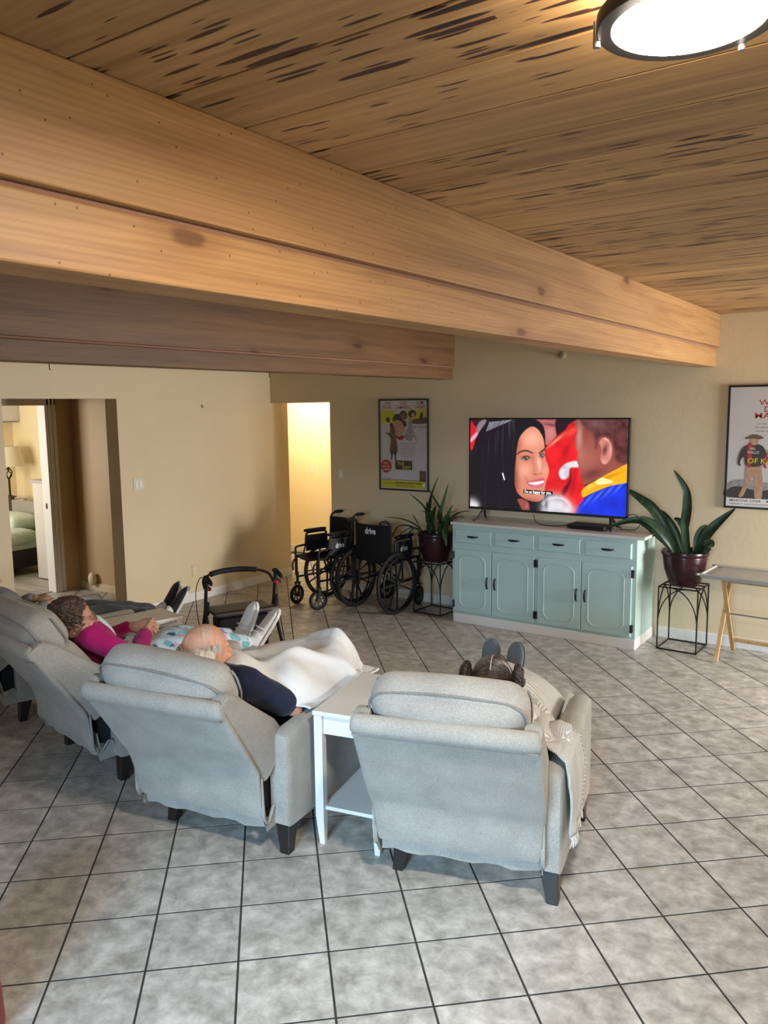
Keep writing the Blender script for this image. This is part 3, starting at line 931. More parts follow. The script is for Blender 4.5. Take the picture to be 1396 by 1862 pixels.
for (x0, x1, z0, z1) in ((-3.599, -3.226, 0.752, 0.876), (-3.196, -2.813, 0.752, 0.879), (-2.783, -2.399, 0.752, 0.882), (-2.360, -1.970, 0.750, 0.880)):
    w, h = (x1 - x0) / 2, (z1 - z0) / 2
    d = MB()
    rg = lambda a, y: [(-w + a, y, -h + a), (w - a, y, -h + a), (w - a, y, h - a), (-w + a, y, h - a)]
    d.loft([rg(0, 0.0), rg(0, -0.012), rg(0.008, -0.018)])
    o = d.build('drawer_front', TEAL, sb)
    o.location = ((x0 + x1) / 2 - _cx, 0, (z0 + z1) / 2)
    pull(o, (0, -0.017, 0.003), True)
for k, (x0, x1) in enumerate(((-3.605, -3.226), (-3.220, -2.810), (-2.780, -2.388), (-2.383, -1.962))):
    z0, z1 = 0.105, 0.692
    w, h = (x1 - x0) / 2, (z1 - z0) / 2
    d = MB()
    rg = lambda a, y: [(-w + a, y, -h + a), (w - a, y, -h + a), (w - a, y, h - a), (-w + a, y, h - a)]
    d.loft([rg(0, 0.0), rg(0, -0.013), rg(0.005, -0.018)])
    o = d.build('door', TEAL, sb)
    o.location = ((x0 + x1) / 2 - _cx, 0, (z0 + z1) / 2)
    # routed cathedral panel: a raised bead with clipped, scooped corners
    a, b_, s = w - 0.06, h - 0.05, 0.055
    pts = []
    for sx, sz, flip in ((-1, 1, 0), (1, 1, 1), (1, -1, 0), (-1, -1, 1)):
        q = [(sx * (a), sz * (b_ - s)), (sx * (a - 0.012), sz * (b_ - s * 0.55)), (sx * (a - s * 0.55), sz * (b_ - 0.012)), (sx * (a - s), sz * b_)]
        pts += q[::-1] if flip else q
    pts = [(p[0], -0.018, p[1]) for p in pts]
    MB().tube(pts, 0.0034, 6, closed=True).build('panel_bead', TEAL, o, smooth=60)
    side = 1 if k in (0, 2) else -1
    pull(o, (side * (w - 0.036), -0.017, 0.005), False)
    for zz in (0.235, -0.222):
        hm = MB().box(-0.010, 0.010, -0.022, 0.0, -0.030, 0.030)
        hm.tube([(0, -0.022, -0.034), (0, -0.022, 0.034)], 0.006, 8)
        ho = hm.build('hinge', BLACKM, o)
        ho.location = (-side * (w + 0.006), 0, zz)

# ================================================================== television
TVX0, TVX1, TVZ0, TVZ1, TVY = -3.575, -2.082, 1.043, 1.885, 6.60
tv = thing('television', 'large flat television on the aqua sideboard showing two people face to face', 'television', ((TVX0 + TVX1) / 2, TVY, 0.942))
tw, tb, tt = (TVX1 - TVX0) / 2, TVZ0 - 0.942, TVZ1 - 0.942
MB().box(-tw, tw, 0.0, 0.035, tb, tt).build('panel', BLACKP, tv, bevel=0.004)
MB().box(-tw * 0.7, tw * 0.7, 0.035, 0.07, tb + 0.02, tb + 0.45).build('rear_housing', BLACKP, tv, bevel=0.01)
bz = MB()
bz.box(-tw, tw, -0.005, 0.0, tb, tb + 0.022).box(-tw, tw, -0.005, 0.0, tt - 0.014, tt)
bz.box(-tw, -tw + 0.013, -0.005, 0.0, tb, tt).box(tw - 0.013, tw, -0.005, 0.0, tb, tt)
bz.build('bezel', BLACKP, tv)
for sx in (-1, 1):
    lg = MB()
    x = sx * tw * 0.80
    lg.tube([(x, 0.02, tb + 0.01), (x + sx * 0.03, -0.06, 0.02), (x + sx * 0.045, -0.11, 0.008)], [0.014, 0.010, 0.008], 8)
    lg.tube([(x, 0.02, tb + 0.01), (x + sx * 0.03, 0.10, 0.02), (x + sx * 0.045, 0.15, 0.008)], [0.014, 0.010, 0.008], 8)
    lg.build('stand_leg', BLACKP, tv, smooth=40)

# the moving picture on the screen, painted into per-vertex emission colours of a fine flat grid
import numpy as np
SX0, SX1, SZ0, SZ1 = -tw + 0.013, tw - 0.013, tb + 0.022, tt - 0.014
GW, GH = 340, 196
_uu, _vv = np.meshgrid(np.linspace(0, 1, GW), np.linspace(0, 1, GH))
_top, _bot = 113 - 11 * _uu, 803 + 79 * _uu
GX = 65 + 1252 * _uu
GY = _top + _vv * (_bot - _top)
IMG = np.zeros((GH, GW, 3))
IMG[:] = (0.030, 0.008, 0.012)
_rs = np.random.RandomState(4)


def field_noise(sx, sy, seed):
    rs = np.random.RandomState(seed)
    out = np.zeros((GH, GW))
    for o_ in range(4):
        k = 2 ** o_
        nx, ny = max(2, int(sx * k)), max(2, int(sy * k))
        g = rs.rand(ny + 2, nx + 2)
        fx, fy = _uu * nx, _vv * ny
        ix, iy = np.minimum(fx.astype(int), nx), np.minimum(fy.astype(int), ny)
        tx_, ty_ = fx - ix, fy - iy
        a = g[iy, ix] * (1 - tx_) + g[iy, ix + 1] * tx_
        b = g[iy + 1, ix] * (1 - tx_) + g[iy + 1, ix + 1] * tx_
        out += (a * (1 - ty_) + b * ty_) / k
    return (out - out.min()) / (out.max() - out.min())


def poly_alpha(pts, soft, sm):
    q = [Vector((p[0], p[1], 0)) for p in pts]
    if sm:
        q = spline(q, 4, True)
    P = np.array([(a.x, a.y) for a in q])
    x0, y0 = P.min(0) - soft - 2
    x1, y1 = P.max(0) + soft + 2
    m = (GX > x0) & (GX < x1) & (GY > y0) & (GY < y1)
    X, Y = GX[m], GY[m]
    d = np.full(X.shape, 1e9)
    ins = np.zeros(X.shape, bool)
    for i in range(len(P)):
        ax, ay = P[i]
        bx, by = P[(i + 1) % len(P)]
        ex, ey = bx - ax, by - ay
        L = ex * ex + ey * ey + 1e-9
        t = np.clip(((X - ax) * ex + (Y - ay) * ey) / L, 0, 1)
        d = np.minimum(d, np.hypot(X - ax - t * ex, Y - ay - t * ey))
        if ay != by:
            c = ((ay > Y) != (by > Y)) & (X < ex * (Y - ay) / (by - ay) + ax)
            ins ^= c
    al = np.clip(0.5 + np.where(ins, d, -d) / max(soft, 0.1), 0, 1)
    out = np.zeros((GH, GW))
    out[m] = al * al * (3 - 2 * al)
    return out


def pt(color, pts, soft=5, alpha=1.0, sm=True, tex=None, amt=0.3):
    global IMG
    a = (poly_alpha(pts, soft, sm) * alpha)[..., None]
    c = np.array(color)[None, None, :] * np.ones((GH, GW, 1))
    if tex is not None:
        c = c * (1 + amt * (tex[..., None] - 0.5) * 2)
    IMG = IMG * (1 - a) + c * a
    return a


def glow_spot(color, cx_, cy_, rx, ry, alpha, ang=0.0, mask=None):
    global IMG
    c, s = math.cos(R(ang)), math.sin(R(ang))
    dx, dy = GX - cx_, GY - cy_
    a = np.exp(-(((dx * c + dy * s) / rx) ** 2 + ((-dx * s + dy * c) / ry) ** 2)) * alpha
    a = a[..., None]
    if mask is not None:
        a = a * mask
    IMG = IMG * (1 - a) + np.array(color)[None, None, :] * a


N1 = field_noise(6, 4, 1)
N2 = field_noise(40, 24, 2)
NH = field_noise(110, 3, 3)            # long vertical streaks
N3 = field_noise(14, 8, 5)
# background crowd and jackets
pt((0.55, 0.010, 0.020), [(68, 140), (100, 160), (130, 210), (110, 300), (66, 350)], 14, tex=N3)
pt((0.60, 0.30, 0.40), [(68, 262), (130, 205), (136, 228), (70, 292)], 12)
pt((0.20, 0.16, 0.18), [(120, 180), (150, 130), (200, 110), (190, 160), (140, 230)], 20)
fa = pt((0.36, 0.10, 0.10), [(610, 100), (802, 100), (800, 205), (750, 275), (705, 310), (660, 220)], 14, tex=N1, amt=0.5)
glow_spot((0.55, 0.20, 0.18), 735, 215, 45, 55, 0.7, 0, fa)
glow_spot((0.08, 0.02, 0.03), 745, 150, 70, 12, 0.8, 8, fa)
pt((0.018, 0.008, 0.014), [(792, 95), (950, 95), (930, 150), (850, 190), (805, 265), (775, 180)], 12)
ja = pt((0.60, 0.012, 0.016), [(945, 118), (880, 145), (850, 190), (770, 255), (700, 335), (690, 420), (725, 500), (695, 690), (820, 715), (890, 830), (975, 880), (1010, 650), (990, 560), (965, 480), (965, 330), (940, 250)], 8, tex=N3, amt=0.35)
glow_spot((0.90, 0.07, 0.04), 905, 200, 60, 22, 0.8, -35, ja)
glow_spot((0.85, 0.35, 0.25), 780, 275, 70, 10, 0.6, -40, ja)
glow_spot((0.22, 0.002, 0.008), 860, 350, 30, 90, 0.6, 25, ja)
glow_spot((0.25, 0.002, 0.008), 925, 600, 18, 120, 0.6, 10, ja)
pt((0.55, 0.53, 0.58), [(810, 520), (850, 465), (910, 440), (957, 440), (957, 482), (895, 492), (882, 560), (850, 585), (820, 570)], 16, tex=N2, amt=0.3)
pt((0.05, 0.004, 0.010), [(895, 500), (892, 580), (832, 680), (858, 712), (908, 590)], 22, 0.9)
# man on the right
ma = pt((0.23, 0.060, 0.046), [(950, 95), (1340, 90), (1340, 470), (1200, 525), (1080, 590), (1010, 625), (985, 590), (962, 490), (945, 425), (952, 370), (934, 330), (926, 270), (942, 200)], 6, tex=N1, amt=0.3)
glow_spot((0.50, 0.23, 0.19), 960, 250, 22, 110, 0.85, 0, ma)
glow_spot((0.42, 0.15, 0.11), 985, 400, 40, 70, 0.8, -10, ma)
glow_spot((0.34, 0.10, 0.075), 1040, 420, 70, 90, 0.8, 0, ma)
glow_spot((0.12, 0.025, 0.022), 1060, 540, 90, 40, 0.8, -25, ma)
ha = pt((0.085, 0.026, 0.026), [(985, 90), (1340, 90), (1340, 420), (1235, 430), (1212, 300), (1165, 240), (1108, 250), (1088, 340), (1062, 215), (1005, 170)], 34, 0.95, tex=N2, amt=0.7)
glow_spot((0.20, 0.10, 0.10), 1090, 140, 90, 40, 0.5, 10, ha)
ea = pt((0.46, 0.165, 0.13), [(1110, 280), (1150, 247), (1192, 285), (1205, 360), (1185, 435), (1148, 462), (1122, 420), (1128, 340)], 7, tex=N1)
glow_spot((0.75, 0.42, 0.36), 1165, 262, 34, 9, 0.8, 25, ea)
glow_spot((0.70, 0.34, 0.28), 1192, 350, 9, 60, 0.7, 0, ea)
glow_spot((0.09, 0.02, 0.02), 1152, 345, 20, 50, 0.95, 12, ea)
glow_spot((0.66, 0.33, 0.28), 1148, 440, 16, 16, 0.7, 0, ea)
ba = pt((0.010, 0.030, 0.55), [(935, 890), (970, 790), (1050, 705), (1180, 645), (1340, 588), (1340, 900), (940, 900)], 6, tex=N3, amt=0.35)
for k in range(9):
    glow_spot((0.10, 0.20, 0.80) if k % 2 else (0.006, 0.012, 0.26), 1000 + 38 * k, 765 - 18 * k, 9, 60, 0.55, 40, ba)
ya = pt((0.72, 0.34, 0.008), [(985, 690), (1010, 645), (1100, 585), (1230, 505), (1340, 455), (1340, 590), (1200, 632), (1060, 695), (1000, 728)], 7, tex=N3, amt=0.2)
glow_spot((0.36, 0.14, 0.004), 1190, 560, 90, 12, 0.6, -25, ya)
glow_spot((0.90, 0.55, 0.08), 1050, 640, 40, 18, 0.7, -35, ya)
pt((0.85, 0.68, 0.30), [(1090, 600), (1140, 568), (1218, 603), (1110, 625)], 8)
# woman on the left
hm = pt((0.010, 0.008, 0.012), [(55, 830), (60, 600), (75, 400), (120, 250), (200, 140), (260, 104), (560, 100), (650, 128), (690, 190), (697, 330), (690, 500), (700, 700), (705, 880), (560, 870), (130, 830)], 8)
st_ = np.clip((NH - 0.55) * 3, 0, 1)[..., None]
up = np.clip(1 - (GY - 100) / 330, 0, 1)[..., None]
IMG = IMG + hm * st_ * (0.006 + 0.05 * up * np.exp(-((GX - 330) / 150) ** 2)[..., None]) * np.array((0.85, 0.85, 1.0))
for k in range(16):
    x_ = 205 + 12 * k
    pt((0.42, 0.40, 0.48), [(x_, 205 - 5.0 * k), (x_ + 5, 205 - 5.0 * k), (x_ + 34, 132 - 1.2 * k), (x_ + 28, 130 - 1.2 * k)], 5, 0.35 + 0.4 * _rs.rand(), False)
fc = pt((0.60, 0.215, 0.135), [(590, 165), (640, 190), (680, 260), (692, 335), (700, 420), (724, 480), (727, 540), (705, 610), (696, 680), (690, 735), (640, 765), (560, 752), (490, 710), (456, 640), (453, 520), (463, 400), (470, 330), (490, 250), (540, 190)], 8, tex=N1, amt=0.10)
glow_spot((0.80, 0.40, 0.29), 590, 260, 70, 60, 0.75, 0, fc)
glow_spot((0.78, 0.35, 0.25), 530, 520, 55, 50, 0.75, 0, fc)
glow_spot((0.86, 0.50, 0.40), 650, 460, 14, 60, 0.75, -8, fc)
glow_spot((0.74, 0.30, 0.22), 700, 520, 26, 50, 0.6, 0, fc)
glow_spot((0.24, 0.055, 0.036), 452, 560, 34, 190, 0.9, -6, fc)
glow_spot((0.26, 0.060, 0.040), 560, 770, 150, 40, 0.9, 5, fc)
glow_spot((0.28, 0.07, 0.05), 480, 330, 26, 90, 0.6, 10, fc)
glow_spot((0.36, 0.10, 0.07), 600, 440, 12, 60, 0.5, -8, fc)
glow_spot((0.40, 0.12, 0.085), 550, 590, 12, 40, 0.5, -25, fc)
glow_spot((0.44, 0.12, 0.09), 625, 690, 60, 10, 0.5, 0, fc)
pt((0.26, 0.065, 0.05), [(478, 745), (555, 762), (575, 830), (530, 850), (505, 810)], 14)
glow_spot((0.55, 0.10, 0.16), 555, 800, 12, 22, 0.7)
pt((0.045, 0.014, 0.012), [(466, 382), (500, 356), (550, 349), (602, 374), (595, 380), (545, 364), (500, 372), (470, 390)], 7, 0.9)
pt((0.045, 0.014, 0.012), [(648, 370), (690, 335), (696, 352), (655, 380)], 7, 0.9)
for ex, ey, w_ in ((540, 418, 46), (672, 398, 26)):
    glow_spot((0.20, 0.05, 0.04), ex, ey - 8, w_, 20, 0.75)
    pt((0.30, 0.22, 0.21), [(ex - w_ * .85, ey + 8), (ex - w_ * .2, ey - 14), (ex + w_ * .5, ey - 10), (ex + w_ * .8, ey + 4), (ex, ey + 14)], 5)
    glow_spot((0.016, 0.006, 0.005), ex + w_ * 0.08, ey - 1, w_ * .46, 18, 1.0)
    pt((0.015, 0.005, 0.006), [(ex - w_ * .95, ey + 10), (ex - w_ * .3, ey - 17), (ex + w_ * .5, ey - 15), (ex + w_ * .95, ey - 2), (ex + w_ * .5, ey - 8), (ex - w_ * .2, ey - 9)], 5)
    glow_spot((0.8, 0.75, 0.75), ex + w_ * 0.2, ey - 7, 4, 4, 0.9)
glow_spot((0.26, 0.06, 0.045), 622, 545, 16, 7, 0.9, 10)
glow_spot((0.28, 0.07, 0.05), 662, 540, 12, 6, 0.8, -10)
glow_spot((0.40, 0.12, 0.085), 605, 525, 8, 22, 0.6, 10)
pt((0.50, 0.095, 0.135), [(550, 607), (600, 594), (640, 580), (690, 575), (693, 610), (676, 645), (630, 658), (585, 646)], 7)
pt((0.72, 0.66, 0.68), [(568, 614), (630, 606), (689, 596), (680, 615), (630, 629), (585, 626)], 5)
glow_spot((0.68, 0.22, 0.26), 630, 642, 40, 8, 0.7, -10)
# white fur collar
for cx_, cy_, rx, ry in ((70, 790, 45, 40), (110, 800, 28, 28), (760, 790, 60, 70), (820, 800, 60, 60), (880, 830, 50, 40), (720, 840, 40, 50)):
    glow_spot((0.62, 0.60, 0.64), cx_, cy_, rx, ry, 0.95)
for k in range(60):
    a = R(-160 + 2.6 * k)
    x_, y_ = 790 + 105 * math.cos(a), 815 + 85 * math.sin(a)
    pt((0.75, 0.72, 0.76), [(x_ - 4, y_ + 10), (x_ + 4, y_ + 10), (x_ + 24 * math.cos(a), y_ + 24 * math.sin(a))], 4, 0.5, False)
glow_spot((0.10, 0.09, 0.11), 712, 790, 14, 60, 0.8)
pt((0.75, 0.75, 0.8), [(342, 537), (352, 534), (369, 590), (360, 594)], 4, 0.9, False)
pt((0.001, 0.001, 0.001), [(524, 668), (762, 682), (760, 712), (523, 700)], 2, 1.0, False)
IMG = np.clip(IMG, 0, 1)
xs = SX0 + _uu * (SX1 - SX0)
zs = SZ1 - _vv * (SZ1 - SZ0)
co = np.stack([xs, np.full_like(xs, -0.0012), zs], -1).reshape(-1, 3)
ii = np.arange((GH - 1) * (GW - 1))
r0 = ii // (GW - 1) * GW + ii % (GW - 1)
quads = np.stack([r0, r0 + GW, r0 + GW + 1, r0 + 1], -1)
me = bpy.data.meshes.new('screen')
me.from_pydata(co.tolist(), [], quads.tolist())
ca = me.color_attributes.new('picture', 'FLOAT_COLOR', 'POINT')
ca.data.foreach_set('color', np.concatenate([IMG.reshape(-1, 3), np.ones((GW * GH, 1))], 1).astype(np.float32).ravel())
SCR, nt_, b_ = _nt('television_picture')
at_ = nt_.nodes.new('ShaderNodeAttribute'); at_.attribute_name = 'picture'
nt_.links.new(at_.outputs['Color'], b_.inputs['Emission Color'])
b_.inputs['Emission Strength'].default_value = 1.0
b_.inputs['Base Color'].default_value = (0.01, 0.01, 0.01, 1)
b_.inputs['Roughness'].default_value = 0.35
b_.inputs['Specular IOR Level'].default_value = 0.12
me.materials.append(SCR)
screen = bpy.data.objects.new('screen', me)
COL.objects.link(screen)
screen.parent = tv
vs, fs = text_mesh("I'm so happy for you.", 0.042, 0.255, bold=0.0006)
_tu = (643 - 65) / 1252.0
tx = SX0 + _tu * (SX1 - SX0)
tz = SZ1 - (702 - (113 - 11 * _tu)) / (690 + 90 * _tu) * (SZ1 - SZ0)
MB().add([(tx + v.x, -0.0024, tz + v.y) for v in vs], fs).build('subtitle', emis('screen_subtitle', (0.95, 0.95, 0.95), 1.0), screen)

# set-top box, cables on the counter
o = thing('set_top_box', 'flat black media box on the counter under the right end of the television', 'media box', (-2.40, 6.585, 0.942), R(-4))
MB().box(-0.17, 0.17, -0.09, 0.09, 0.004, 0.040).build('case', BLACKP, o, bevel=0.006)
MB().box(-0.15, 0.15, -0.0915, -0.089, 0.012, 0.030).build('front_panel', mat('smoked_plastic', (0.004, 0.004, 0.005), 0.12), o)
for sx in (-0.14, 0.14):
    MB().box(sx - 0.01, sx + 0.01, -0.07, -0.05, 0, 0.005).build('foot', RUBBER, o)
cable = MB().tube(spline([(-2.95, 6.66, 1.02), (-2.90, 6.60, 0.965), (-2.80, 6.55, 0.948), (-2.68, 6.57, 0.948), (-2.63, 6.66, 0.948), (-2.55, 6.73, 0.95)], 6), 0.0035, 6)
tag(cable.build('cable', BLACKP, smooth=60), 'thin black cable looping under the middle of the television', 'cable')
cable = MB().tube(spline([(-2.10, 6.63, 1.06), (-2.03, 6.60, 1.09), (-1.97, 6.60, 1.04), (-2.02, 6.62, 0.96), (-2.16, 6.66, 0.948)], 6), 0.0035, 6)
tag(cable.build('cable', BLACKP, smooth=60), 'short black cable curling out past the right edge of the television', 'cable')

# ================================================================== framed posters
PAPER = mat('poster_paper', (0.52, 0.50, 0.49), 0.35, vary=0.05, vscale=4)
P_RED = mat('poster_red', (0.36, 0.03, 0.03), 0.4)
P_YEL = mat('poster_yellow', (0.52, 0.46, 0.02), 0.4)
P_DARK = mat('poster_black', (0.045, 0.035, 0.03), 0.4)
P_BROWN = mat('poster_brown', (0.14, 0.085, 0.055), 0.4, vary=0.4, vscale=40)
P_FLESH = mat('poster_flesh', (0.46, 0.27, 0.17), 0.4, vary=0.3, vscale=40)
P_GREY = mat('poster_grey', (0.30, 0.29, 0.28), 0.4, vary=0.4, vscale=50)
P_WHITE = mat('poster_white', (0.66, 0.65, 0.63), 0.4)
PM = [PAPER, P_RED, P_YEL, P_DARK, P_BROWN, P_FLESH, P_GREY, P_WHITE]
FRAME = mat('black_frame', (0.010, 0.008, 0.008), 0.3)


def poster(label, x0, x1, z0, z1):
    t = thing('framed_poster', label, 'poster', ((x0 + x1) / 2, YB, (z0 + z1) / 2), 0, 'framed posters on the television wall')
    w, h = (x1 - x0) / 2, (z1 - z0) / 2
    b = 0.016
    f = MB()
    f.box(-w, w, -0.022, 0, -h, -h + b).box(-w, w, -0.022, 0, h - b, h)
    f.box(-w, -w + b, -0.022, 0, -h + b, h - b).box(w - b, w, -0.022, 0, -h + b, h - b)
    f.build('frame', FRAME, t, bevel=0.002)
    return t, w - b, h - b


class Print:
    """flat print in a normalised 0..1 field, y down"""
    def __init__(self, w, h):
        self.w, self.h, self.mb, self.k = w, h, MB(), 0
        self.rect(0, 0, 1, 1, 0)

    def P(self, x, y):
        return (-self.w + 2 * self.w * x, -0.010 - self.k * 0.00008, self.h - 2 * self.h * y)

    def rect(self, x0, y0, x1, y1, m):
        self.mb.cur = m
        self.mb.add([self.P(x0, y0), self.P(x1, y0), self.P(x1, y1), self.P(x0, y1)], [(0, 1, 2, 3)])
        self.k += 1

    def shape(self, pts, m, sm=True):
        self.mb.cur = m
        q = [Vector(self.P(*p)) for p in pts]
        if sm:
            q = spline(q, 4, True)
        self.mb.add(q, [tuple(range(len(q)))])
        self.k += 1

    def ell(self, cx, cy, rx, ry, m):
        self.shape([(cx + rx * math.cos(a * PI / 6), cy + ry * math.sin(a * PI / 6)) for a in range(12)], m)

    def text(self, s, cx, cy, hh, ww, m, bold=0.0):
        """hh: cap height and ww: width as fractions of the field; cy: baseline"""
        size = hh * 2 * self.h / 0.72
        vs, fs = text_mesh(s, size, ww * 2 * self.w if ww else None, bold)
        c = self.P(cx, cy)
        self.mb.cur = m
        self.mb.add([(c[0] + v.x, c[1], c[2] + v.y) for v in vs], fs)
        self.k += 1

    def lines(self, x0, x1, y0, n, dy, th, m, jag=0.1):
        for i in range(n):
            a, b = random.uniform(0, jag), random.uniform(0, jag)
            x = x0 + a * (x1 - x0)
            xe = x1 - b * (x1 - x0)
            while x < xe:
                l = random.uniform(0.02, 0.06)
                self.rect(x, y0 + i * dy, min(x + l, xe), y0 + i * dy + th, m)
                x += l + 0.012


t, w, h = poster('small black-framed film poster with yellow bands above the wheelchairs', -4.793, -4.190, 1.137, 2.073)
p = Print(w, h)
for s, cx_, y_, ww in (('JOHN', .17, .048, .14), ('WAYNE', .14, .092, .21), ('GLEN', .50, .046, .15), ('CAMPBELL', .50, .092, .34), ('KIM', .855, .045, .13), ('DARBY', .845, .090, .22)):
    p.text(s, cx_, y_, .036, ww, 1, 0.0006)
p.rect(.02, .105, .31, .255, 2)
p.rect(.58, .10, .975, .255, 2)
p.shape([(.66, .255), (.70, .215), (.80, .20), (.88, .205), (.975, .185), (.975, .255)], 4)
p.shape([(.12, .21), (.16, .185), (.20, .19), (.205, .235), (.18, .25), (.15, .235)], 3)
p.shape([(.84, .21), (.86, .145), (.90, .13), (.91, .20), (.885, .215)], 3)
# plain figures: two heads under hats and a standing figure in a long skirt
p.ell(.50, .165, .085, .055, 4)
p.ell(.69, .15, .085, .045, 3)
p.ell(.71, .165, .04, .03, 5)
p.ell(.42, .275, .125, .115, 5)
p.shape([(.27, .20), (.34, .15), (.44, .165), (.50, .22), (.47, .235), (.36, .215), (.30, .235)], 3)
p.shape([(.47, .23), (.55, .235), (.57, .28), (.52, .29)], 3)
p.shape([(.31, .37), (.40, .40), (.50, .385), (.50, .43), (.43, .445), (.35, .42)], 1)
p.shape([(.62, .20), (.68, .20), (.70, .33), (.76, .40), (.78, .46), (.72, .40), (.66, .45), (.58, .44), (.50, .41), (.55, .35), (.60, .30)], 6)
p.shape([(.22, .28), (.27, .27), (.32, .33), (.34, .42), (.37, .58), (.21, .585), (.23, .44), (.19, .40), (.11, .355), (.20, .36)], 4)
p.ell(.245, .275, .038, .025, 3)
p.shape([(.22, .58), (.27, .58), (.26, .64), (.24, .67), (.22, .67), (.235, .63)], 3)
p.shape([(.30, .58), (.345, .58), (.335, .645), (.35, .68), (.32, .68), (.31, .64)], 3)
p.text("HAL WALLIS'", .83, .305, .024, .27, 4)
p.lines(.42, .76, .475, 8, .021, .006, 6, .12)
p.ell(.125, .745, .115, .076, 1)
p.text('NOT', .125, .722, .020, .08, 7)
p.text('SUITABLE', .125, .757, .020, .17, 7)
p.text('CHILDREN', .125, .792, .020, .17, 7)
p.rect(.325, .675, .685, .778, 3)
p.text('TRUE', .44, .725, .036, .15, 2, 0.0005)
p.text('GRIT', .575, .770, .036, .19, 2, 0.0005)
p.rect(.84, .785, .97, .905, 4)
p.lines(.03, .25, .875, 1, .02, .006, 6)
p.rect(.02, .895, .98, .900, 3)
p.rect(.02, .905, .98, .985, 2)
p.lines(.05, .30, .925, 2, .018, .006, 4)
p.lines(.31, .90, .923, 1, .018, .012, 3, .02)
p.lines(.31, .75, .948, 2, .016, .006, 4, .1)
p.ell(.935, .945, .028, .02, 7)
p.mb.build('print', PM, t)

t, w, h = poster('black-framed western film poster hanging above the wooden tray table', -1.392, -0.700, 1.156, 2.135)
p = Print(w, h)
for s, cx_, y_, ww in (('WAYNE', .52, .150, .40), ('DEAN', .52, .205, .28), ('MARTIN', .50, .258, .44)):
    p.text(s, cx_, y_, .046, ww, 1, 0.0008)
p.lines(.26, .80, .300, 3, .030, .008, 6, .12)
p.shape([(.03, .80), (.2, .77), (.5, .79), (.8, .765), (.97, .79), (.97, .93), (.03, .93)], 6)
p.shape([(.03, .85), (.15, .83), (.35, .86), (.6, .84), (.97, .86), (.97, .925), (.03, .925)], 3)
for cx_, sc_ in ((.27, 1.0), (.55, .95), (.80, .95)):      # plain standing figures under brimmed hats
    f = lambda x, y: (cx_ + x * sc_, .93 + (y - .93) * sc_)
    p.shape([f(-.05, .64), f(.10, .64), f(.13, .92), f(.05, .92), f(.03, .74), f(-.04, .84), f(-.08, .91), f(-.13, .91), f(-.07, .80)], 5 if cx_ < .4 else 3)
    p.shape([f(-.06, .48), f(.08, .475), f(.15, .53), f(.14, .60), f(.09, .655), f(-.06, .655), f(-.09, .58), f(-.13, .62), f(-.12, .66), f(-.16, .63), f(-.13, .53)], 3 if cx_ < .4 else 1)
    p.shape([f(-.05, .48), f(.0, .475), f(-.01, .65), f(-.05, .65)], 1 if cx_ < .4 else 3)
    p.ell(cx_ + .02 * sc_, f(0, .445)[1], .045, .036, 5)
    p.shape([f(-.09, .43), f(-.04, .405), f(.0, .392), f(.06, .395), (cx_ + .12 * sc_, f(0, .42)[1]), f(.06, .432), f(.0, .425)], 4)
p.text('HAL', .275, .520, .024, .06, 7)
p.text('WALLIS', .28, .552, .024, .13, 7)
p.text('THE SONS', .62, .572, .042, .40, 2, 0.0008)
p.text('OF KATIE ELDER', .56, .632, .044, .68, 2, 0.0008)
p.rect(.0, .93, 1, 1, 7)
p.text('MARTHA HYER    MICHAEL ANDERSON', .50, .958, .018, .92, 3, 0.0004)
p.text('HENRY HATHAWAY   WILLIAM H. WRIGHT', .50, .986, .014, .92, 3)
p.mb.build('print', PM, t)

# ================================================================== wire plant stands and potted plants
def plant_stand(label, c, rz, s, hgt):
    t = thing('plant_stand', label, 'plant stand', c, rz, 'wire plant stands')
    a = s / 2
    cs = [(-a, -a), (a, -a), (a, a), (-a, a)]
    for i in range(4):
        p0, p1 = cs[i], cs[(i + 1) % 4]
        MB().tube([(*p0, 0.006), (*p1, 0.006)], 0.006, 6).build('foot_bar', BLACKM, t)
        MB().tube([(*p0, hgt), (*p1, hgt)], 0.006, 6).build('top_bar', BLACKM, t)
        MB().tube([(*p0, 0.0), (*p0, hgt)], 0.006, 6).build('leg', BLACKM, t)
        # two crossing quarter arches make a pointed gothic arch on each side
        for q0, q1 in ((p0, p1), (p1, p0)):
            pts = []
            for k in range(15):
                th = R(90) * k / 14
                u = (1 - math.cos(th)) * 0.72
                z = hgt * 0.42 + (hgt * 0.58) * math.sin(th)
                pts.append((q0[0] + (q1[0] - q0[0]) * u, q0[1] + (q1[1] - q0[1]) * u, z))
            MB().tube(pts, 0.005, 6).build('arch_wire', BLACKM, t, smooth=60)
    for d in (-a * 0.35, a * 0.35):
        MB().tube([(-a, d, hgt), (a, d, hgt)], 0.005, 6).build('cross_wire', BLACKM, t)
    return t


GLAZE = mat('oxblood_glaze', (0.032, 0.007, 0.010), 0.26, vary=0.3, vscale=9, spec=0.35)
SOIL = mat('potting_soil', (0.03, 0.02, 0.013), 0.95, vary=0.4, vscale=40, bump=1.0, bscale=50)
def leaf_mat(name, c1, c2):
    return mat(name, c1, 0.38, vary=0.5, vscale=14, dark=c2, stretch=(3, 3, 0.6), spec=0.35)
LEAF = leaf_mat('dark_strap_leaf', (0.030, 0.060, 0.017), (0.013, 0.027, 0.009))
LEAF2 = leaf_mat('broad_dark_leaf', (0.022, 0.046, 0.017), (0.008, 0.018, 0.008))


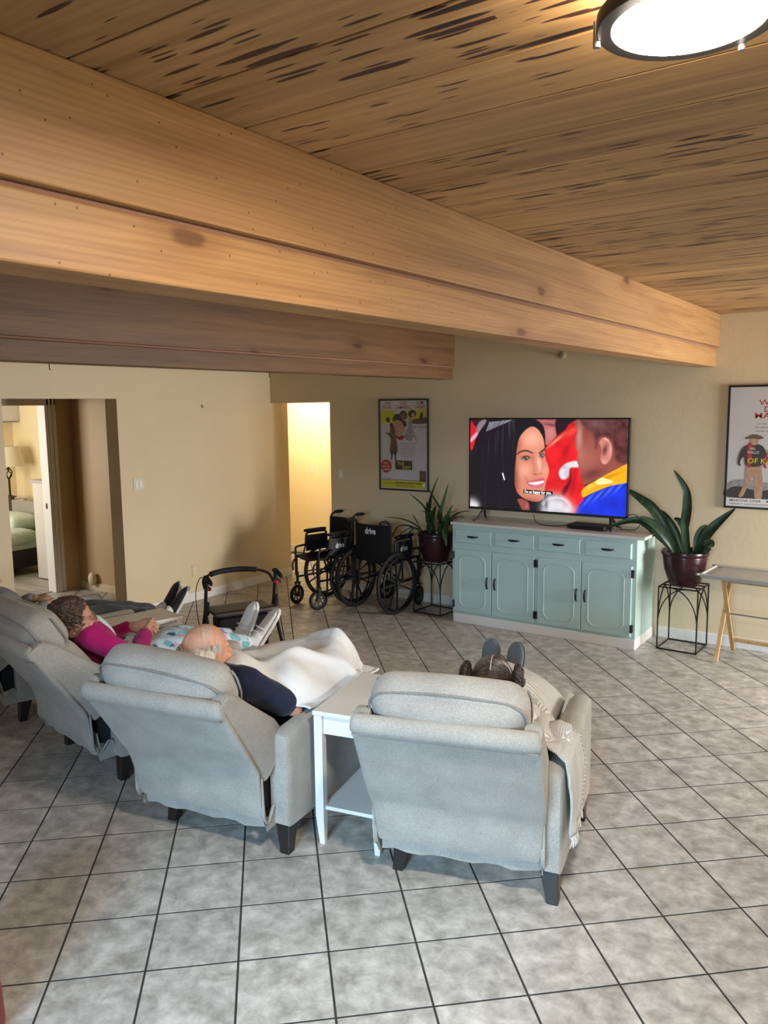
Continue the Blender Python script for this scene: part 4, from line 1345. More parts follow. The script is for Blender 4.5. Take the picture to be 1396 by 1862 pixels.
def leaf(parent, pts, width, m, fold=0.25, tip=0.9, roll=None):
    """strap leaf along a curve: folded along its midrib, 2 mm thick"""
    P = spline(pts, 5)
    n = len(P)
    top, bot = [], []
    for i, p in enumerate(P):
        t = (P[min(i + 1, n - 1)] - P[max(i - 1, 0)]).normalized()
        u = i / (n - 1)
        prof = (0.45 + 0.55 * min(1, u / 0.35)) * (1 - max(0, (u - 0.45) / 0.55) ** 2.0 * tip)
        w = width * 0.5 * max(prof, 0.03)
        up = Vector((0, 0, 1)) if roll is None else Vector(roll)
        s = t.cross(up)
        if s.length < 0.15:
            s = t.cross(Vector((0.3, -1, 0.1)))
        s.normalize()
        nn = s.cross(t).normalized()
        if nn.z < 0 and roll is None:
            nn = -nn
        ring = []
        for f, hh in ((-1, fold), (-0.5, fold * 0.35), (0, 0), (0.5, fold * 0.35), (1, fold)):
            ring.append(p + s * w * f + nn * w * hh)
        top.append(ring)
        bot.append([q - nn * 0.0018 for q in ring])
    mb = MB()
    mb.loft([a + b[::-1] for a, b in zip(top, bot)])
    return mb.build('leaf', m, parent, smooth=50)


def pot(t, r_top, r_bot, h):
    prof = [(0.001, 0), (r_bot * 0.96, 0), (r_bot, 0.008), ((r_bot + r_top) * 0.54, h * 0.45), (r_top * 0.97, h * 0.82), (r_top * 0.96, h * 0.86), (r_top * 1.03, h * 0.89), (r_top * 1.05, h * 0.95), (r_top * 1.02, h), (r_top * 0.94, h), (r_top * 0.91, h * 0.92), (r_top * 0.9, h * 0.86), (0.001, h * 0.86)]
    MB().lathe(prof, 40, cap=False).build('pot', GLAZE, t, smooth=50)
    MB().lathe([(r_top * 0.905, h * 0.84), (r_top * 0.905, h * 0.87), (r_top * 0.4, h * 0.885), (0.001, h * 0.88)], 28, cap=False).build('soil', SOIL, t, smooth=60)


plant_stand('black wire plant stand with arched sides between the sideboard and the wooden tray table', (-1.63, 6.685, 0), R(-2), 0.31, 0.52)
t = thing('potted_plant', 'tall broad-leaved plant in a dark red glazed pot right of the sideboard', 'potted plant', (-1.63, 6.685, 0.526), 0, 'potted plants beside the sideboard')
pot(t, 0.178, 0.115, 0.285)
W2 = lambda x, z, yy: Vector((x + 1.63, yy, z - 0.526))
for pts, wd in (
    ([(-1.63, .78, .0), (-1.640, 1.0, .0), (-1.625, 1.16, -.01), (-1.640, 1.31, -.02), (-1.735, 1.465, -.03)], .075),
    ([(-1.60, .78, -.03), (-1.615, .93, -.05), (-1.625, 1.06, -.06), (-1.60, 1.14, -.07)], .055),
    ([(-1.55, .79, -.02), (-1.49, .90, -.03), (-1.43, 1.0, -.04), (-1.36, 1.08, -.03), (-1.262, 1.18, -.02)], .080),
    ([(-1.52, .79, -.05), (-1.46, .85, -.08), (-1.42, .90, -.10), (-1.395, .875, -.11)], .085),
    ([(-1.67, .78, -.02), (-1.76, .95, -.03), (-1.88, 1.13, -.04), (-2.00, 1.22, -.03), (-2.14, 1.30, -.02)], .085),
    ([(-1.69, .78, -.05), (-1.76, .92, -.09), (-1.87, 1.03, -.13), (-2.02, 1.05, -.17), (-2.20, .985, -.20)], .075),
    ([(-1.68, .78, -.07), (-1.72, .88, -.10), (-1.80, .985, -.13), (-1.90, 1.06, -.16), (-1.98, 1.08, -.18)], .070),
    ([(-1.66, .79, .03), (-1.72, .93, .05), (-1.80, 1.05, .06), (-1.86, 1.12, .07)], .070),
    ([(-1.70, .78, -.04), (-1.80, .90, -.06), (-1.90, .99, -.09), (-1.96, 1.01, -.11)], .060),
    ([(-1.57, .79, .05), (-1.56, .90, .08), (-1.53, .98, .10), (-1.49, 1.01, .12)], .055),
    ([(-1.61, .79, .05), (-1.66, .95, .09), (-1.71, 1.03, .11), (-1.76, 1.05, .12)], .055)):
    leaf(t, [W2(*q) for q in pts], wd, LEAF2, fold=0.35, roll=(0.15, -1, 0.45))

plant_stand('black wire plant stand with arched sides between the wheelchairs and the sideboard', (-3.955, 6.625, 0), R(-3), 0.31, 0.50)
t = thing('potted_plant', 'spiky strap-leaved plant in a dark red glazed pot left of the sideboard', 'potted plant', (-3.955, 6.625, 0.506), 0, 'potted plants beside the sideboard')
pot(t, 0.172, 0.120, 0.275)
W1 = lambda x, z, yy: Vector((x + 3.955, yy, z - 0.506))
for pts, wd in (
    ([(-4.03, .76, 0), (-4.02, .95, -.01), (-3.99, 1.12, -.02), (-3.905, 1.335, -.03)], .050),
    ([(-4.05, .76, .02), (-4.045, .90, .0), (-4.04, 1.0, -.02), (-4.035, 1.08, -.03)], .045),
    ([(-4.00, .76, -.03), (-4.00, .93, -.06), (-4.06, 1.05, -.08), (-4.195, 1.155, -.09)], .056),
    ([(-3.90, .77, -.02), (-3.88, .96, -.04), (-3.83, 1.10, -.05), (-3.778, 1.27, -.06)], .056),
    ([(-3.90, .77, .03), (-3.92, .98, .04), (-4.00, 1.10, .05), (-4.095, 1.23, .06)], .032),
    ([(-4.05, .77, -.04), (-4.14, .85, -.08), (-4.27, .90, -.11), (-4.475, .91, -.12)], .044),
    ([(-4.06, .76, -.06), (-4.16, .83, -.11), (-4.30, .82, -.15), (-4.41, .575, -.18)], .052),
    ([(-4.05, .77, -.08), (-4.13, .83, -.13), (-4.24, .77, -.17), (-4.30, .66, -.19)], .046),
    ([(-4.02, .77, -.08), (-4.08, .83, -.15), (-4.15, .76, -.20), (-4.20, .595, -.22)], .054),
    ([(-3.86, .77, -.04), (-3.80, .90, -.10), (-3.74, .93, -.16), (-3.70, .82, -.25), (-3.668, .715, -.29)], .054),
    ([(-3.85, .77, -.02), (-3.80, .90, -.05), (-3.76, .99, -.08), (-3.712, 1.075, -.10)], .048),
    ([(-3.85, .77, .0), (-3.77, .92, -.02), (-3.66, 1.0, -.04), (-3.55, 1.02, -.06)], .060),
    ([(-3.84, .78, -.05), (-3.74, .90, -.11), (-3.63, .97, -.16), (-3.52, .98, -.20)], .056),
    ([(-3.86, .77, -.08), (-3.78, .86, -.16), (-3.72, .86, -.24), (-3.69, .78, -.30)], .050),
    ([(-3.96, .77, .0), (-3.97, .90, -.03), (-3.94, 1.0, -.05), (-3.90, 1.06, -.06)], .046),
    ([(-3.94, .77, .04), (-3.92, .88, .06), (-3.86, .96, .08), (-3.78, .99, .10)], .046),
    ([(-4.00, .77, .05), (-4.05, .88, .08), (-4.12, .95, .10), (-4.20, .96, .12)], .042),
    ([(-4.10, .78, -.02), (-4.15, .88, -.04), (-4.19, .95, -.05)], .030)):
    leaf(t, [W1(*q) for q in pts], wd, LEAF, fold=0.3)

# ================================================================== folding tray table
PINE = wood('tray_table_pine', (0.62, 0.40, 0.17), (0.42, 0.24, 0.09), 'Z', scale=2.0)
t = thing('tray_table', 'folding wooden tray table with a grey tray top below the western poster', 'tray table', (-1.04, 6.56, 0), R(-4))
MB().rbox((0, 0, 0.672), (0.385, 0.215, 0.014), 0.012, 8).build('tray', mat('grey_tray', (0.38, 0.36, 0.32), 0.35, vary=0.12, vscale=7), t, smooth=50)
rim = MB()
rim.tube(spline([(-.35, -.208, .688), (.35, -.208, .688), (.378, -.18, .688), (.378, .18, .688), (.35, .208, .688), (-.35, .208, .688), (-.378, .18, .688), (-.378, -.18, .688)], 5, True), 0.009, 8, closed=True)
rim.build('tray_rim', mat('tray_rim_grey', (0.42, 0.40, 0.36), 0.4), t, smooth=60)
for sx in (-1, 1):
    MB().bar((sx * 0.25, -0.185, 0.012), (sx * 0.25, 0.15, 0.645), 0.020, 0.030, (1, 0, 0)).build('leg', PINE, t, bevel=0.002)
    MB().bar((sx * 0.225, 0.20, 0.012), (sx * 0.225, -0.15, 0.645), 0.020, 0.030, (1, 0, 0)).build('leg', PINE, t, bevel=0.002)
MB().bar((-0.24, -0.15, 0.648), (0.24, -0.15, 0.648), 0.03, 0.018).build('top_rail', PINE, t, bevel=0.002)
MB().bar((-0.24, 0.15, 0.648), (0.24, 0.15, 0.648), 0.03, 0.018).build('top_rail', PINE, t, bevel=0.002)
MB().bar((-0.24, 0.145, 0.115), (0.24, 0.145, 0.115), 0.016, 0.03).build('stretcher', PINE, t, bevel=0.002)
MB().tube([(-0.26, 0.0, 0.36), (0.26, 0.0, 0.36)], 0.006, 8).build('hinge_bolt', STEEL, t)

# ================================================================== wheelchairs
def wheel(parent, c, r, tire, name='rear_wheel', spokes=8, rim=None, rz=0.0, caster=False):
    """wheel standing in the local YZ plane, axle along x"""
    o = bpy.data.objects.new(name, None)
    w = MB().tube(arc((0, 0, 0), r - tire, 0, 360 - 360 / 36, 35, 'YZ'), tire, 8, closed=True)
    o = w.build(name, RUBBER, parent, smooth=60)
    o.location = c
    o.rotation_euler = (0, 0, rz)
    s = MB().tube(arc((0, 0, 0), r - tire * 2.1, 0, 350, 35, 'YZ'), tire * 0.75, 6, closed=True)
    hub = 0.030 if not caster else 0.022
    s.tube([(-0.028, 0, 0), (0.028, 0, 0)], hub, 12)
    for k in range(spokes):
        a = 2 * PI * k / spokes + 0.2
        da = 0.0 if caster else (0.16 if k % 2 else -0.16)
        p1 = (0, (r - tire * 2) * math.cos(a + da), (r - tire * 2) * math.sin(a + da))
        s.bar((0, hub * .7 * math.cos(a), hub * .7 * math.sin(a)), p1, 0.012 if not caster else 0.008, 0.020 if not caster else 0.010, (1, 0, 0))
    s.build('spokes', BLACKP, o, smooth=40)
    if rim:
        hr = MB().tube(arc((rim, 0, 0), r - 0.045, 0, 350, 35, 'YZ'), 0.009, 8, closed=True)
        for k in range(6):
            a = 2 * PI * k / 6
            hr.tube([(rim, (r - .045) * math.cos(a), (r - .045) * math.sin(a)), (rim * .3, (r - .06) * math.cos(a), (r - .06) * math.sin(a))], 0.005, 6)
        hr.build('hand_rim', BLACKM, o, smooth=60)
    return o


LOGO = mat('white_logo_print', (0.62, 0.62, 0.64), 0.6)
def logo(parent, s, size, width, M):
    vs, fs = text_mesh(s, size, width, bold=size * 0.035)
    return MB().add([M @ v for v in vs], fs).build('lettering', LOGO, parent)


def wheelchair(label, c, rz, half, track, logo_side, back_logo):
    """origin on the floor under the rear axle, facing +y"""
    t = thing('wheelchair', label, 'wheelchair', c, rz, 'folded-up wheelchairs by the wall')
    wr_ = 0.305
    for sx in (-1, 1):
        wheel(t, (sx * track, 0, wr_), wr_, 0.016, rim=sx * 0.045)
        cw = wheel(t, (sx * (half + 0.005), 0.425, 0.100), 0.100, 0.014, 'caster_wheel', 7, None, R(12 * sx), True)
        fk = MB()
        for q in (-0.024, 0.024):
            fk.bar((q, 0.0, 0.0), (q, -0.012, 0.125), 0.005, 0.022, (0, 1, 0))
        fk.box(-0.028, 0.028, -0.03, 0.012, 0.115, 0.13)
        fk.tube([(0, -0.012, 0.125), (0, -0.012, 0.23)], 0.014, 10)
        fk.build('caster_fork', BLACKM, cw, smooth=40)
        x = sx * half
        fr = MB()
        # rear cane with the push handle bent backwards
        fr.tube(spline([(x, -0.02, 0.24), (x, -0.02, 0.55), (x, -0.03, 0.82), (x, -0.045, 0.885), (x, -0.085, 0.905)], 5), 0.012, 8)
        fr.tube([(x, -0.03, 0.285), (x, 0.40, 0.285)], 0.011, 8)
        fr.tube(spline([(x, -0.02, 0.50), (x, 0.30, 0.50), (x, 0.41, 0.495), (x, 0.425, 0.43), (x, 0.42, 0.22)], 5), 0.012, 8)
        fr.tube([(x, 0.16, 0.285), (x, 0.16, 0.50)], 0.009, 8)
        fr.tube([(x, -0.02, 0.42), (x + sx * (track - half - 0.02), 0, 0.305), (x, 0.05, 0.285)], 0.010, 8)
        fr.build('side_frame', BLACKM, t, smooth=50)
        MB().tube([(x, -0.080, 0.904), (x, -0.095, 0.907), (x, -0.175, 0.905), (x, -0.185, 0.903)], [0.013, 0.019, 0.017, 0.013], 10).build('push_grip', RUBBER, t, smooth=50)
        ax = sx * (half + 0.022)
        ar = MB()
        ar.tube(spline([(ax, 0.02, 0.52), (ax, 0.02, 0.68), (ax, 0.04, 0.715), (ax, 0.10, 0.72), (ax, 0.24, 0.72), (ax, 0.28, 0.70), (ax, 0.29, 0.62), (ax, 0.30, 0.60), (ax, 0.36, 0.595), (ax, 0.41, 0.585), (ax, 0.42, 0.54), (ax, 0.42, 0.30)], 4), 0.011, 8)
        ao = ar.build('arm_tube', BLACKM, t, smooth=50)
        MB().rbox((ax, 0.165, 0.742), (0.024, 0.135, 0.017), 0.014, 6).build('armrest_pad', NYLON, ao, smooth=60)
        MB().box(ax - 0.003, ax + 0.003, 0.025, 0.285, 0.53, 0.695).build('skirt_guard', BLACKP, ao)
        if sx in logo_side:
            Mx = Matrix.Translation((ax + sx * 0.004, 0.155, 0.60)) @ Matrix(((0, 0, sx, 0), (sx, 0, 0, 0), (0, 1, 0, 0), (0, 0, 0, 1)))
            logo(ao, 'drive', 0.075, 0.11, Mx)
        MB().bar((x + sx * .01, 0.33, 0.50), (x + sx * 0.05, 0.27, 0.60), 0.008, 0.018).build('brake_lever', BLACKM, t)
        MB().tube([(x, 0.42, 0.47), (x, 0.46, 0.46), (x, 0.475, 0.42), (x, 0.47, 0.36)], 0.010, 8).build('footrest_hanger', BLACKM, t, smooth=50)
    # cross brace, seat sling, back sling
    xb = MB().tube([(-half, 0.12, 0.285), (half, 0.12, 0.49)], 0.010, 8)
    xb.tube([(half, 0.16, 0.285), (-half, 0.16, 0.49)], 0.010, 8)
    xb.build('cross_brace', BLACKM, t, smooth=50)
    rings = []
    for k in range(9):
        u = -1 + 2 * k / 8
        sag = 0.03 * (1 - u * u)
        rings.append([(u * half, 0.0, 0.515 - sag), (u * half, 0.43, 0.515 - sag), (u * half, 0.43, 0.503 - sag), (u * half, 0.0, 0.503 - sag)])
    MB().loft(rings).build('seat_sling', NYLON, t, smooth=40)
    rings = []
    for k in range(9):
        u = -1 + 2 * k / 8
        sag = 0.03 * (1 - u * u)
        hw = half + 0.016
        rings.append([(u * hw, -0.034 - sag, 0.50), (u * hw, -0.046 - sag, 0.86), (u * hw, -0.024 - sag, 0.865), (u * hw, -0.012 - sag, 0.50)])
    bk = MB().loft(rings).build('back_sling', NYLON, t, smooth=40)
    if back_logo:
        Mx = Matrix.Translation((0, -0.082, 0.775)) @ Matrix.Rotation(R(90), 4, 'X') @ Matrix.Rotation(R(-2), 4, 'X')
        logo(bk, 'drive', 0.085, 0.135, Mx)
    return t


wheelchair('black wheelchair facing the room with its casters in front of the bright hall opening', (-5.03, 6.49, 0), R(180 - 14), 0.175, 0.215, (-1,), False)
wheelchair('black wheelchair seen from behind with white lettering across its backrest', (-4.465, 6.335, 0), R(-4), 0.205, 0.255, (1,), True)

# ================================================================== rollator walker
t = thing('rollator', 'black rollator walker with a padded seat and curved foam back bar near the left wall', 'walker', (-4.20, 4.22, 0), R(62))
t.scale = (1, 1, 0.95)
# local: x to the walker's right, +y forward (away from the user)
SEATV = mat('dark_brown_vinyl', (0.030, 0.022, 0.018), 0.45, vary=0.2, vscale=10)
for sx in (-1, 1):
    x = sx * 0.265
    f = MB()
    f.tube(spline([(x, 0.0, 0.80), (x, 0.02, 0.70), (x, 0.08, 0.50), (x, 0.26, 0.20)], 4), 0.013, 8)
    f.tube(spline([(x, 0.05, 0.52), (x, -0.08, 0.30), (x, -0.20, 0.16)], 4), 0.013, 8)
    f.tube([(x, 0.0, 0.62), (x, 0.02, 0.52)], 0.018, 10)
    f.build('side_frame', BLACKM, t, smooth=50)
    g = MB().tube([(x, 0.03, 0.815), (x, -0.01, 0.818), (x, -0.10, 0.80), (x, -0.13, 0.79)], [0.015, 0.020, 0.018, 0.014], 10)
    g.build('hand_grip', RUBBER, t, smooth=50)
    b = MB().tube(spline([(x, 0.02, 0.79), (x, -0.04, 0.76), (x, -0.11, 0.745)], 3), 0.007, 8)
    bo = b.build('brake_lever', BLACKP, t, smooth=50)
    MB().sphere((x - sx * 0.01, -0.04, 0.735), (0.016, 0.024, 0.016), 10, 8).build('brake_tab', mat('red_plastic', (0.45, 0.015, 0.02), 0.4), bo, smooth=60)
    MB().tube(spline([(x, 0.03, 0.79), (x + sx * 0.02, 0.09, 0.80), (x + sx * 0.05, 0.12, 0.68), (x + sx * 0.05, 0.06, 0.45), (x + sx * 0.02, -0.12, 0.25)], 5), 0.0035, 6).build('brake_cable', BLACKP, t, smooth=60)
    for yy in (0.29, -0.22):
        cw = wheel(t, (x, yy, 0.085), 0.085, 0.014, 'wheel', 6, None, 0, True)
        fk = MB()
        for q in (-0.022, 0.022):
            fk.bar((q, 0, 0), (q, -0.01 if yy > 0 else 0.01, 0.10), 0.005, 0.02, (0, 1, 0))
        fk.box(-0.026, 0.026, -0.02, 0.02, 0.092, 0.104)
        fk.build('fork', BLACKM, cw)
    MB().tube([(x, 0.262, 0.235), (x, 0.268, 0.205)], 0.016, 10).build('height_sleeve', mat('yellow_sleeve', (0.55, 0.36, 0.03), 0.5), t, smooth=50)
MB().rbox((0, 0.02, 0.535), (0.235, 0.135, 0.022), 0.018, 8).build('seat_pad', SEATV, t, smooth=60)
MB().box(-0.20, 0.20, -0.06, 0.12, 0.29, 0.49).build('pouch', NYLON, t, bevel=0.02)
arcp = spline([(-0.265, 0.05, 0.72), (-0.25, 0.13, 0.775), (-0.16, 0.20, 0.80), (0, 0.225, 0.81), (0.16, 0.20, 0.80), (0.25, 0.13, 0.775), (0.265, 0.05, 0.72)], 6)
MB().tube(arcp, 0.010, 8).build('back_bar', BLACKM, t, smooth=60)
MB().tube([p for p in arcp if -0.19 < p.x < 0.19], 0.022, 12).build('foam_sleeve', RUBBER, t, smooth=60)

# ================================================================== white side tables
def side_table(label, c, rz, w, d, h):
    """origin at the centre on the floor"""
    t = thing('side_table', label, 'side table', c, rz, 'white side tables between the recliners')
    a, b = w / 2, d / 2
    MB().box(-a, a, -b, b, h - 0.022, h).build('tabletop', WHITEP, t, bevel=0.004)
    ap = MB()
    i = 0.028
    for sy in (-1, 1):
        MB().box(-a + i + .02, a - i - .02, sy * (b - i) - 0.009, sy * (b - i) + 0.009, h - 0.11, h - 0.022).build('apron', WHITEP, t)
    for sx in (-1, 1):
        MB().box(sx * (a - i) - 0.009, sx * (a - i) + 0.009, -b + i + .02, b - i - .02, h - 0.11, h - 0.022).build('apron', WHITEP, t)
        for sy in (-1, 1):
            lx, ly = sx * (a - 0.026), sy * (b - 0.026)
            l = MB().box(lx - 0.020, lx + 0.020, ly - 0.020, ly + 0.020, 0.14, h - 0.022)
            l.taper((lx - sx * 0.004, ly - sy * 0.004, 0), (0.024, 0.024), (lx, ly, 0.14), (0.040, 0.040))
            l.build('leg', WHITEP, t)
    MB().box(-a + 0.03, a - 0.03, -b + 0.03, b - 0.03, 0.165, 0.183).build('shelf', WHITEP, t, bevel=0.002)
    return t


side_table('white wooden side table with a lower shelf between the two nearest recliners', (-2.138, 2.975, 0), R(12), 0.335, 0.56, 0.645)
side_table('white side table between the two recliners at the far left', (-4.375, 3.375, 0), R(-13), 0.31, 0.56, 0.60)

# ================================================================== recliners
def ring_se(cx, cy, cz, w, th, tang, ex=0.38, n=24):
    """rounded slab cross-section: x half width w, thickness th along the normal of the tangent (in the yz plane)"""
    ty, tz = tang
    l = math.hypot(ty, tz)
    ny, nz = tz / l, -ty / l
    out = []
    for j in range(n):
        a = 2 * PI * j / n
        c, s = math.cos(a), math.sin(a)
        x = w * math.copysign(abs(c) ** ex, c)
        q = th / 2 * math.copysign(abs(s) ** 0.6, s)
        out.append((cx + x, cy + ny * q, cz + nz * q))
    return out


def recliner(label, c, rz, a_deg, py=-0.09, yaw=0.0, bx=0.0, pz=0.40, fz=0.47, droop=0.0):
    t = thing('recliner', label, 'recliner', c, rz, 'reclined armchairs in a row')
    a = R(a_deg)
    PV = Vector((0, py, pz))
    Yw = Matrix.Translation((bx, 0, 0)) @ Matrix.Rotation(R(yaw), 4, 'Z')
    Mb = Yw @ Matrix.Translation(PV) @ Matrix.Rotation(a, 4, 'X')
    M0 = Matrix.Translation(PV) @ Matrix.Rotation(a, 4, 'X')
    # --- outer back: upright lower fall of fabric, then the tilted panel with a padded top roll
    yb = py - 0.058
    ax = [((yb + 0.028, 0.200), 0.334, 0.014), ((yb + 0.020, 0.225), 0.340, 0.018), ((yb + 0.010, 0.275), 0.344, 0.022), ((yb + 0.002, 0.335), 0.347, 0.026), ((yb - 0.010, 0.385), 0.352, 0.030)]
    for s, tt, w, th in ((0.05, -0.064, 0.358, 0.034), (0.12, -0.062, 0.361, 0.036), (0.22, -0.056, 0.361, 0.04), (0.34, -0.050, 0.361, 0.045), (0.440, -0.044, 0.361, 0.046), (0.468, -0.044, 0.362, 0.050), (0.476, -0.048, 0.362, 0.064), (0.490, -0.043, 0.362, 0.078), (0.508, -0.033, 0.358, 0.074), (0.522, -0.022, 0.350, 0.050), (0.527, -0.015, 0.340, 0.015)):
        p = M0 @ Vector((0, tt, s))
        ax.append(((p.y, p.z), w, th))
    rings = []
    for i, ((yy, zz), w, th) in enumerate(ax):
        q0, q1 = ax[max(i - 1, 0)][0], ax[min(i + 1, len(ax) - 1)][0]
        tg = (q1[0] - q0[0], q1[1] - q0[1])
        rings.append(ring_se(0, yy, zz, w, th, tg, 0.16 if th < 0.05 else 0.22))
    back = MB().loft(rings, Yw).build('back_panel', FAB, t, smooth=50)
    # stitched seam under the top roll
    p0 = [Mb @ Vector((x, -0.0735, 0.471)) for x in (-0.352, -0.2, 0.0, 0.2, 0.352)]
    MB().tube(p0, 0.004, 6).build('seam', PIPING, back, smooth=60)
    # --- side wings wrapping forward from the panel
    for sx in (-1, 1):
        rg = []
        for s, te in ((0.515, 0.015), (0.50, 0.045), (0.44, 0.075), (0.34, 0.105), (0.22, 0.145), (0.11, 0.180), (0.03, 0.185), (-0.03, 0.10)):
            r = []
            t0, t1 = -0.06, te
            for j in range(16):
                an = 2 * PI * j / 16
                x = 0.034 * math.copysign(abs(math.cos(an)) ** 0.6, math.cos(an))
                tq = (t1 - t0) / 2 * math.copysign(abs(math.sin(an)) ** 0.6, math.sin(an))
                r.append(Mb @ Vector((sx * 0.327 + x, (t0 + t1) / 2 + tq, s)))
            rg.append(r)
        MB().loft(rg).build('wing', FAB, t, smooth=60)
    # --- head pillow with piping, lumbar pad
    pm = Mb @ Matrix.Translation((0, 0.088, 0.470 - 0.003 * droop)) @ Matrix.Rotation(R(droop), 4, 'Y') @ Matrix.Rotation(R(-4), 4, 'X')
    pil = MB().rbox((0, 0, 0), (0.304, 0.098, 0.128), 0.085, 12, pm, (0.0, 0.022, 0.028)).build('head_pillow', FAB, t, smooth=70)
    tt = -0.056
    pts = [(-0.300, tt * 0.8, -0.10), (-0.304, tt, 0.0), (-0.297, tt, 0.062), (-0.268, tt, 0.103), (-0.20, tt, 0.124), (0, tt, 0.136), (0.20, tt, 0.124), (0.268, tt, 0.103), (0.297, tt, 0.062), (0.304, tt, 0.0), (0.300, tt * 0.8, -0.10)]
    MB().tube([pm @ q for q in spline(pts, 4)], 0.0055, 6).build('piping', PIPING, pil, smooth=60)
    for sx in (-1, 1):
        pts = [(sx * 0.292, 0.062, 0.075), (sx * 0.303, 0.062, 0.03), (sx * 0.303, 0.058, -0.05), (sx * 0.296, 0.05, -0.10)]
        MB().tube([pm @ q for q in spline(pts, 4)], 0.005, 6).build('piping', PIPING, pil, smooth=60)
    lm = Mb @ Matrix.Translation((0, 0.075, 0.215))
    MB().rbox((0, 0, 0), (0.285, 0.085, 0.165), 0.07, 10, lm, (0, 0.02, 0)).build('lumbar_pad', FAB, t, smooth=70)
    lm = Mb @ Matrix.Translation((0, 0.07, 0.0))
    MB().rbox((0, 0, 0), (0.25, 0.07, 0.09), 0.05, 8, lm).build('lower_back_pad', FAB, t, smooth=70)
    # --- seat, footrest
    MB().rbox((0, 0.33, 0.405), (0.252, 0.33, 0.075), 0.05, 10, None, (0, 0, 0.015)).build('seat_cushion', FAB, t, smooth=70)
    fm = Matrix.Translation((0, 0.83, fz)) @ Matrix.Rotation(R(6), 4, 'X')
    MB().rbox((0, 0, 0), (0.25, 0.215, 0.040), 0.032, 10, fm, (0, 0, 0.012)).build('footrest', FAB, t, smooth=70)
    mm = MB()
    for sx in (-1, 1):
        mm.bar((sx * 0.2, 0.50, 0.30), (sx * 0.2, 0.86, fz - 0.04), 0.006, 0.025, (1, 0, 0))
        mm.bar((sx * 0.2, 0.72, 0.33), (sx * 0.2, 0.66, fz - 0.03), 0.006, 0.025, (1, 0, 0))
    mm.build('footrest_linkage', BLACKM, t)
    # --- arms: slabs with rounded tops
    for sx in (-1, 1):
        rg = []
        for yy, zt, k in ((-0.015, 0.540, 0.86), (-0.008, 0.560, 0.95), (0.02, 0.572, 1.0), (0.25, 0.588, 1.0), (0.50, 0.602, 1.0), (0.74, 0.612, 1.0), (0.785, 0.604, 0.96), (0.797, 0.588, 0.85)):
            hw = 0.052 * k
            z0 = 0.135 + (1 - k) * 0.05
            r = [(-hw, z0), (-hw, zt - 0.05), (-hw * 0.93, zt - 0.022), (-hw * 0.62, zt - 0.005), (0, zt), (hw * 0.62, zt - 0.005), (hw * 0.93, zt - 0.022), (hw, zt - 0.05), (hw, z0)]
            rg.append([(sx * 0.315 + q[0], yy, q[1]) for q in r])
        MB().loft(rg).build('armrest', FAB, t, smooth=45)
        # dark leg blocks, raked outward
        for yy, dy in ((0.04, -0.03), (0.70, 0.02)):
            l = MB().taper((sx * 0.335, yy + dy, 0), (0.046, 0.046), (sx * 0.316, yy, 0.14), (0.076, 0.076))
            l.build('leg', DARKWOOD, t, bevel=0.003)
    # --- base rails and black dust cloth inside
    MB().box(-0.26, 0.26, 0.0, 0.69, 0.15, 0.335).box(-0.31, 0.31, yb + 0.06, 0.0, 0.21, 0.40, Yw).build('inner_frame', BLACKCLOTH, t)
    rg = []
    for k in range(13):
        x = -0.33 + 0.66 * k / 12
        dz = 0.007 * math.sin(k * 1.7)
        y_ = yb + 0.038 + 0.004 * math.sin(k * 2.3)
        rg.append([(x, y_, 0.28), (x, y_ + 0.022, 0.135 + dz), (x, y_ + 0.030, 0.135 + dz), (x, y_ + 0.008, 0.28)])
    MB().loft(rg, Yw).build('skirt', FAB, t, smooth=50)
    # loose side hems: a wavy welt between the back panel and the arm
    for sx in (-1, 1):
        L_ = -0.01 - yb
        wave = spline([(w0, w1, 0) for w0, w1 in [(yb + 0.005, 0.40), (yb + 0.012, 0.28), (yb + 0.10 * L_, 0.215), (yb + 0.32 * L_, 0.172), (yb + 0.52 * L_, 0.195), (yb + 0.72 * L_, 0.228), (yb + 0.92 * L_, 0.215), (yb + L_, 0.135)]], 4)
        MB().tube([Yw @ Vector((sx * 0.350, q.x, q.y)) for q in wave], 0.0055, 6).build('hem_welt', FAB, t, smooth=60)
        lo = [q for q in wave if q.y < 0.30]
        rg = [[(sx * 0.345, q.x, q.y), (sx * 0.345, max(q.x, yb + 0.05), 0.130), (sx * 0.339, max(q.x, yb + 0.05), 0.130), (sx * 0.339, q.x, q.y)] for q in lo]
        MB().loft(rg, Yw).build('side_hem', FAB, t, smooth=50)
    return t, Mb


CH = {
    1: ((-5.11, 2.86, 0), R(-16)),
    2: ((-3.875, 2.655, 0), R(-10)),
    3: ((-2.640, 2.50, 0), R(7)),
    4: ((-1.486, 2.784, 0), R(12)),
}
TILT = {1: (37, -0.09, 0, 0, 0.41, 0.435), 2: (37, -0.09, 0, -0.04, 0.42, 0.435), 3: (37, -0.09, 4, -0.06, 0.43, 0.47, 6.0), 4: (31, -0.055, 5.5, -0.05, 0.40, 0.47)}
LBL = {1: 'greige recliner at the far left, mostly hidden behind the other chairs',
       2: 'greige recliner under the person in the magenta jacket',
       3: 'greige recliner under the bald person with the white blanket',
       4: 'blue-grey lit recliner nearest the right, with a knitted throw over its arm'}
BM = {}
for k in (1, 2, 3, 4):
    _, BM[k] = recliner(LBL[k], *CH[k], *TILT[k])


